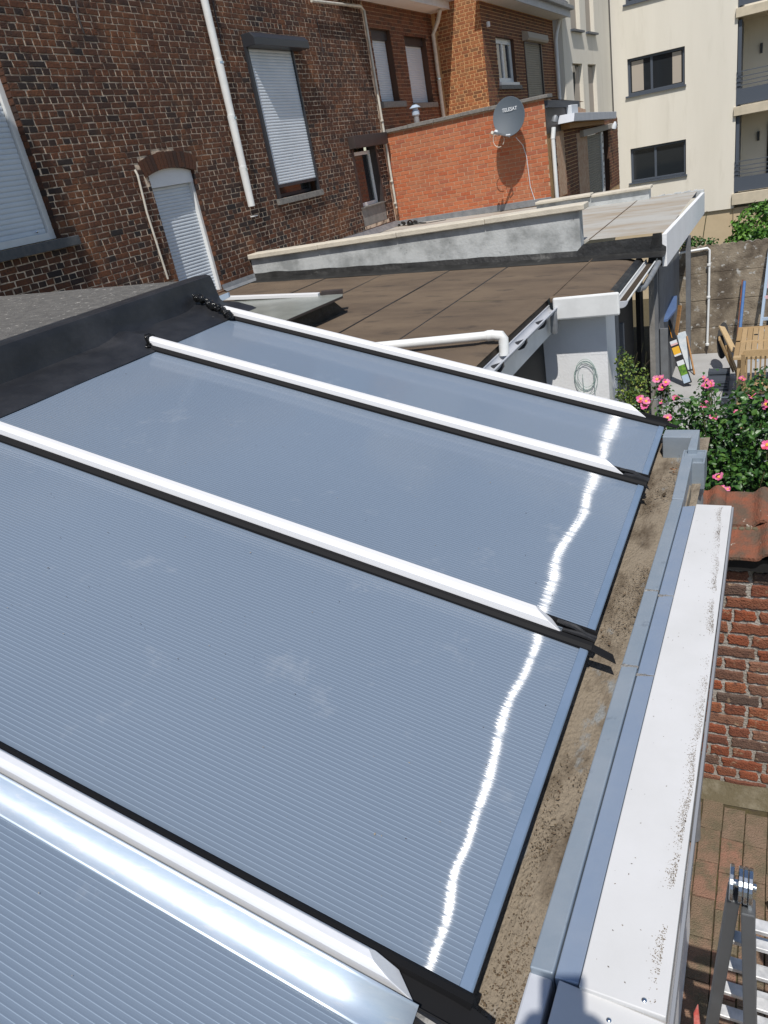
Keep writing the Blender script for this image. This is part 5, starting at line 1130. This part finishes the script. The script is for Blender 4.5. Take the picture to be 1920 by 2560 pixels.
for q in range(5):
    mb = MB()
    for k in range(7):
        a = 2*math.pi*k/7+rg.uniform(-.2,.2); r0 = .0255*rg.uniform(.8,1.15); t = rg.random(); lift = rg.uniform(.25,.7)
        d = V((math.cos(a), math.sin(a), lift*.5)); s_ = V((-math.sin(a), math.cos(a), 0)); w_ = r0*.55
        mb.add((V((0,0,0)), d*r0*.5-s_*w_*.8, d*r0-s_*w_*.6+V((0,0,.004)), d*r0*1.08+V((0,0,.002)), d*r0+s_*w_*.6+V((0,0,.004)), d*r0*.5+s_*w_*.8), ((0,1,2,3),(0,3,4,5)), t)
    flw.append(mb.mesh('flower', 'petal'))
mbc = MB(); mbc.lathe((0,0,.002), [(.0,0),(.009,.001),(.008,.005),(0,.007)], 8); stm = mbc.mesh('stamens', 'stamen')
fl = [(1642,948,4.9),(1663,955,4.85),(1655,968,4.85),(1654,942,4.9),(1601,997,4.75),(1614,1003,4.7),(1610,1012,4.7),(1688,994,4.7),(1760,1012,4.6),(1783,1040,4.5),(1668,1044,4.35),(1652,1003,4.6),(1828,1027,4.6),(1796,1192,3.85),(1918,1112,4.0),(1765,950,5.1),(1758,943,5.1),(1775,955,5.1),(1764,962,5.05),(1776,958,5.1),(1880,990,4.7),(1915,1000,4.7),(1858,948,5.1),(1853,944,5.1),(1806,1218,3.8),(1818,1222,3.8),(1914,1010,4.6)]
FP = ((-0.639, 4.9, 1.871), (-0.582, 4.85, 1.866), (-0.602, 4.85, 1.832), (-0.61, 4.9, 1.886), (-0.723, 4.75, 1.792), (-0.684, 4.7, 1.793), (-0.694, 4.7, 1.769), (-0.506, 4.7, 1.811), (-0.332, 4.6, 1.795), (-0.274, 4.5, 1.759), (-0.514, 4.35, 1.81), (-0.579, 4.6, 1.825), (-0.181, 4.6, 1.752), (-0.205, 3.85, 1.662), (0.017, 4.0, 1.782), (-0.357, 5.1, 1.788), (-0.374, 5.1, 1.808), (-0.333, 5.1, 1.773), (-0.356, 5.05, 1.771), (-0.33, 5.1, 1.765), (-0.074, 4.7, 1.807), (0.002, 4.7, 1.78), (-0.135, 5.1, 1.784), (-0.147, 5.1, 1.795), (-0.182, 3.8, 1.626), (-0.159, 3.8, 1.617), (0.001, 4.6, 1.79))
mb = MB(); sb = MB()
for i, p in enumerate(FP):
    p = V(p); small = i in (3,11,15,16,17,22,23,24,25)
    o = bpy.data.objects.new('flower', flw[i % 5]); C.objects.link(o); o.parent = rose; k_ = .55 if small else rg.uniform(.85, 1.15)
    o.location = p; o.scale = (k_, k_, k_); to_c = (CAM-p).normalized(); o.rotation_euler = (to_c+V((rg.uniform(-.5,.5), rg.uniform(-.3,.3), .5))).to_track_quat('Z', 'Y').to_euler()
    s2_ = bpy.data.objects.new('stamens', stm); C.objects.link(s2_); s2_.parent = o
    base = V((p.x+rg.uniform(-.06,.06), p.y-.05, p.z-.22)); sb.tube([base, (base+p)/2+V((.01,0,0)), p], [.003,.0025,.0018], 5)
    leaves(mb, [(p.x, p.y+.02, p.z-.09, .055, .05, .07)], 26, .032, rg)
mb.build('foliage', 'leaf_rose', rose, kind='stuff'); sb.build('flower_stem', 'stem', rose, kind='stuff')
vine = thing('climbing_vine', 'yellow green climbing vine at the corner of the white outbuilding', 'climbing plant')
mb = MB(); leaves(mb, [(-1.22,7.25,1.05,.12,.10,.34), (-1.13,7.3,.85,.10,.10,.28), (-1.25,7.2,1.32,.07,.06,.14), (-1.22,7.2,.6,.13,.1,.3), (-1.08,7.35,1.1,.05,.06,.14)], 2700, .030, rg); mb.build('foliage', 'leaf_vine', vine, kind='stuff')
b = MB()
for k in range(22):
    p = V((-1.2+rg.uniform(-.1,.16), 7.25, rg.uniform(.6,1.4))); b.tube([p, p+V((rg.uniform(-.02,.08), rg.uniform(-.05,.05), rg.uniform(.03,.14)))], .0018, 4)
b.build('stem', 'stem', vine, kind='stuff')
hedge = thing('hedge', 'bright green leafy shrub growing above the concrete wall', 'shrub')
mb = MB(); leaves(mb, [(.0,13.2,1.5,.62,.5,.46), (.7,13.3,1.45,.6,.5,.5), (-.40,13.0,1.30,.30,.35,.28), (.2,12.5,1.42,.5,.3,.25)], 12500, .062, rg, shell=1.2); mb.build('foliage', 'leaf_hedge', hedge, kind='stuff')
b = MB()
for k in range(9): b.tube([(rg.uniform(-.3,.5), 13.2, 0), (rg.uniform(-.4,.6), 13.2, 1.3)], .015, 5)
b.build('stem', 'stem', hedge)
ivy = thing('ivy_tuft', 'small dark ivy tuft with one bare stick on top of the concrete wall', 'plant')
mb = MB(); leaves(mb, [(-1.02,12.0,1.62,.16,.08,.09), (-.80,12.0,1.60,.12,.06,.05), (-1.15,12.0,1.56,.1,.08,.08)], 420, .045, rg); mb.build('foliage', 'leaf_rose', ivy, kind='stuff')
b = MB(); b.tube([(-.93,12.05,1.5), (-.86,12.1,2.02)], .007, 5); b.build('stick', 'stem', ivy)

# ---------------------------------------------------------------- tiled garden wall
gw = thing('tiled_garden_wall', 'old red brick garden wall capped with lichen spotted terracotta pantiles', 'garden wall')
F6 = FY(3.29)
b = MB(); b.box(-.75, 2.6, 3.292, 3.60, 0, 1.55); b.build('wall', 'mortar_garden', gw)
brickwall(gw, F6, -.72, 1.2, .035, 1.47, 'brick_garden', .202, .090, .0745, .019, [], 'english', 300, 71, bed=.0175, proud=.008, irr=.0055, bev=.006, rag=3, jit=.05)
b = MB(); rings = []
for i in range(41):
    x = -.75+i*.05; rings.append([V((x, 3.275+.006*noise.noise(V((x*6,0,0))), .075+.02*noise.noise(V((x*5,1,0))))), V((x, 3.245+.012*noise.noise(V((x*7,2,0))), .04)), V((x, 3.19+.02*noise.noise(V((x*5,3,0))), -.004))])
b.sweep(rings, None, closed=False); b.build('mortar_fillet', 'moss', gw, smooth=True)
def pantile(x0, y0, z0, x1l, L_, rise, seed):
    # L_ length up the slope, S-shaped section across
    b = MB(); prof = []; W_ = x1l
    for i in range(17):
        a = i/16; x = a*W_
        if a < .60: z = .004*math.sin(a*5)
        else: z = .034*math.sin((a-.60)/.40*math.pi)**1.0
        prof.append((x, z))
    rings = []
    for j, s_ in enumerate((0, .06, .5, 1)):
        top = [V((x0+x, y0+L_*s_, z0+rise*s_+z+.018)) for x, z in prof]; bot = [V((x0+x, y0+L_*s_, z0+rise*s_+z+.003)) for x, z in prof][::-1]
        rings.append(top+bot)
    b.sweep(rings, None); o = b.build('roof_tile', 'tile', gw, smooth=True)
    em = o.modifiers.new('edge', 'EDGE_SPLIT'); em.split_angle = .9
for r_ in range(2):
    y0 = 3.20+r_*.20; z0 = 1.540+r_*.062
    for i in range(9):
        pantile(-.335-.03*r_+i*.205, y0+R.uniform(-.004,.004), z0+R.uniform(-.003,.003), .212, .235, .060, i)
b = MB()
for i in range(60):
    x = -.33+i*.028; b.lathe((x, 3.395+R.uniform(-.008,.008), 1.606+R.uniform(-.006,.006)), [(0,-.012),(.017,-.004),(.013,.008),(0,.012)], 6)
b.build('mortar_bed', 'moss', gw, kind='stuff')
b = MB(); b.box(-.75, 2.6, 3.235, 3.60, 1.47, 1.535); b.build('tile_shade_strip', 'black', gw)  # black strip that paints the deep shadow under the tile edge

# ---------------------------------------------------------------- folding aluminium ladder
ld = thing('folding_ladder', 'folding aluminium ladder with steel hinge standing on the paving at the lower right', 'ladder')
hx_, hy_, hz_ = -.004, 1.555, 1.50
def rail_pair(x_off, foot, top, name, mt):
    for s_, in ((0,),):
        b = MB(); b.bar(top, foot, .024, .062, (0,-1,0)); b.build(name, mt, ld, bevel=.003)
WD = .42
for side in (0, 1):
    dx = side*WD
    b = MB(); b.bar((hx_+.018+dx,1.54,1.40), (.078+dx,1.40,0), .036, .062, (0,1,0)); b.build('rail', 'ladder_dark', ld, bevel=.004)
    b = MB(); b.bar((hx_-.020+dx,1.56,1.42), (-.125+dx+.25*side,1.63,0), .034, .062, (0,1,0)); b.build('rail', 'ladder_dark', ld, bevel=.004)
    for k, xo in enumerate((-.032, -.010, .003, .016)):
        b = MB(); b.lathe((hx_+dx+xo, 1.555, 1.465), [(.0,0),(.046,0),(.050,.002),(.050,.010),(.046,.012),(0,.012)], 24, (1,0,0)); b.build('hinge_disc', 'steel', ld)
    b = MB(); b.bar((hx_+.020+dx,1.55,1.47), (hx_+.026+dx,1.535,1.30), .012, .030, (0,1,0)); b.build('hinge_arm', 'steel', ld, bevel=.002)
    b = MB(); b.bar((hx_-.022+dx,1.56,1.47), (hx_-.032+dx,1.565,1.30), .010, .030, (0,1,0)); b.build('hinge_arm', 'ladder_dark', ld, bevel=.002)
    b = MB(); b.lathe((hx_+dx-.034, 1.555, 1.465), [(0,0),(.012,0),(.012,.07),(0,.07)], 12, (1,0,0)); b.build('pin', 'steel', ld, smooth=True)
def lr(z, k):      # rung positions along each section
    return 1.54-(1.40-z)*.1 if k == 0 else 1.56+(1.42-z)*.05
for k, zs_ in ((0, (1.33, 1.15, 1.02, .87, .74, .59, .46, .32, .18)), (1, (1.20, 1.06, .92, .78, .64, .5, .36, .22))):
    for z in zs_:
        y = lr(z, k); xa = (.018+(1.40-z)*.043) if k == 0 else (-.024-(1.42-z)*.074)
        b = MB(); b.prism([(xa, y-.020, z+.012), (xa, y+.020, z+.012), (xa, y+.014, z-.012), (xa, y-.014, z-.012)], (WD+.02+(.06 if k else 0), 0, 0)); b.build('rung', 'ladder_alu', ld, bevel=.003)
b = MB(); b.prism([(-.118,1.44,.80), (-.122,1.46,.93), (-.110,1.47,.97), (-.098,1.45,.84), (-.088,1.44,.78)], (0,.012,.01)); o = b.build('locking_lever', 'red_plastic', ld, bevel=.004)
b = MB(); b.bar((-.09,1.45,.80), (-.045,1.50,.78), .012, .012); b.bar((-.085,1.455,.80), (-.08,1.46,.73), .02, .01); b.build('lever_bracket', 'steel', ld)
b = MB(); b.prism([(.10,2.62,.002), (.16,2.66,.002), (.20,2.60,.002), (.12,2.56,.002)], (0,0,.03)); o = b.build('rubber_scrap', 'tar'); tag(o, 'black rubber scrap lying on the clay paving at the right edge', 'rubber scrap')

# ================================================================ UNSEEN WING ADDED LEFT OF THE VIEW (sized to cast shade on the big window)
b = MB(); b.box(-6.69, -5.61, 0.6, 3.2, 2.9, 9.2); b.build('shade_wing', 'mortar_house', house)

# ================================================================ THE PHOTOGRAPHER (behind the phone; only the shadow is in the picture)
fwd = V((CR[2][0], CR[2][1], CR[2][2])); rgt = V((CR[0][0], CR[0][1], CR[0][2])); upc = -V((CR[1][0], CR[1][1], CR[1][2]))
pers = thing('person', 'person in dark work clothes photographing with a phone, standing on a ladder', 'person')
def skin(name, verts, edges, radii, mt, parent, root=0, sub=2):
    me = bpy.data.meshes.new(name); me.from_pydata([tuple(v) for v in verts], edges, []); o = bpy.data.objects.new(name, me); C.objects.link(o)
    me.materials.append(M[mt]); sk_ = o.modifiers.new('skin', 'SKIN')
    if not me.skin_vertices: me.attributes
    sv = me.skin_vertices[0].data if me.skin_vertices else None
    if sv:
        for i, r_ in enumerate(radii): sv[i].radius = (r_, r_) if not isinstance(r_, tuple) else r_; sv[i].use_root = (i == root)
    s_ = o.modifiers.new('sub', 'SUBSURF'); s_.levels = sub; s_.render_levels = sub; o.parent = parent; return o
hd = V((.115, -.285, 3.60)); nk = V((.14, -.36, 3.44)); ch = V((.19, -.46, 3.22)); pv_ = V((.27, -.52, 2.82)); 
shR, shL = ch+V((.19, .03, .10)), ch+V((-.17, -.05, .10)); elR, elL = V((.30, -.22, 3.10)), V((-.05, -.36, 3.08)); haR, haL = V((.075, -.035, 3.375)), V((-.035, -.06, 3.37))
hpR, hpL = pv_+V((.10,.02,-.06)), pv_+V((-.10,-.02,-.06)); knR, knL = V((.34,-.40,2.40)), V((.14,-.44,2.40)); anR, anL = V((.35,-.52,1.98)), V((.15,-.56,1.98)); toR, toL = V((.33,-.38,1.93)), V((.13,-.42,1.93))
vs = [pv_, (pv_+ch)/2, ch, nk, hd+V((0,-.02,-.06)), shR, elR, haR, shL, elL, haL, hpR, knR, anR, toR, hpL, knL, anL, toL]
ed = [(0,1),(1,2),(2,3),(3,4),(2,5),(5,6),(6,7),(2,8),(8,9),(9,10),(0,11),(11,12),(12,13),(13,14),(0,15),(15,16),(16,17),(17,18)]
rd = [.14,.13,.145,.055,.06,.07,.048,.032,.07,.048,.032,.10,.065,.045,.04,.10,.065,.045,.04]
if not hasattr(bpy.types.Mesh, 'skin_vertices'): pass
body = skin('body', vs, ed, rd, 'cloth_dark', pers)
b = MB(); prof = [(.0,-.125),(.045,-.115),(.068,-.07),(.078,-.02),(.080,.03),(.072,.075),(.045,.108),(0,.12)]
b.lathe(hd, prof, 20, (-.15,-.1,1)); b.build('head', 'skin', pers, smooth=True)
b = MB(); b.lathe(hd+V((.012,-.02,.018)), [(.083,-.04),(.088,.0),(.088,.04),(.076,.085),(.045,.118),(0,.128)], 20, (-.15,-.1,1)); b.build('hair', 'hair', pers, smooth=True)
fc = (CAM-hd).normalized()
b = MB(); b.lathe(hd+fc*.074+V((0,0,-.01)), [(.016,-.02),(.012,.012),(0,.022)], 8, fc); b.build('nose', 'skin', pers, smooth=True)
for s_ in (-1, 1):
    b = MB(); b.lathe(hd+rgt*s_*.080, [(0,-.008),(.024,-.004),(.026,.004),(0,.010)], 10, rgt*s_); b.build('ear', 'skin', pers, smooth=True)
    b = MB(); b.lathe(hd+fc*.070+rgt*s_*.03+V((0,0,.018)), [(.012,-.01),(.010,.004),(0,.008)], 8, fc); b.build('eye', 'label_white', pers, smooth=True)
ph = thing('phone', 'black smartphone held upright by the photographer', 'phone')
c = CAM-fwd*.012; b = MB(); pt = lambda a, u_, d: c+rgt*a+upc*u_-fwd*d
b.hexa((pt(-.037,-.140,0), pt(.037,-.140,0), pt(.037,-.140,.008), pt(-.037,-.140,.008), pt(-.037,.017,0), pt(.037,.017,0), pt(.037,.017,.008), pt(-.037,.017,.008))); b.build('phone_body', 'black', ph, bevel=.003)
for s_, hb in ((-1, haL), (1, haR)):      # hands: palm, four unequal fingers and a thumb gripping the phone edges
    palm = c+rgt*s_*.052-upc*.085-fwd*.012
    vsh = [hb, palm]; edh = [(0,1)]; rdh = [.026, .024]
    for k, ln in enumerate((.050, .058, .054, .042)):
        r0 = palm+upc*(.026-.017*k); vsh += [r0+rgt*s_*.006, r0+rgt*s_*-.004+fwd*.022, r0-rgt*s_*(ln*.6)+fwd*.026]; i0 = len(vsh)-3
        edh += [(1,i0),(i0,i0+1),(i0+1,i0+2)]; rdh += [.0095,.0085,.007]
    r0 = palm+upc*.02; vsh += [r0-fwd*.012, r0-rgt*s_*.022+upc*.022-fwd*.016]; i0 = len(vsh)-2; edh += [(1,i0),(i0,i0+1)]; rdh += [.011,.009]
    skin('hand', vsh, edh, rdh, 'skin', pers, 0, 1)
l2 = thing('step_ladder', 'aluminium ladder under the feet of the photographer', 'ladder')
for x in (.02, .46):
    b = MB(); b.bar((x,-.75,0), (x,-.42,2.7), .03, .07, (0,1,0)); b.build('rail', 'ladder_alu', l2)
for k in range(9):
    z = .25+.28*k; y = -.75+.33*z/2.7; b = MB(); b.box(.02, .46, y-.02, y+.02, z-.012, z+.012); b.build('rung', 'ladder_alu', l2)
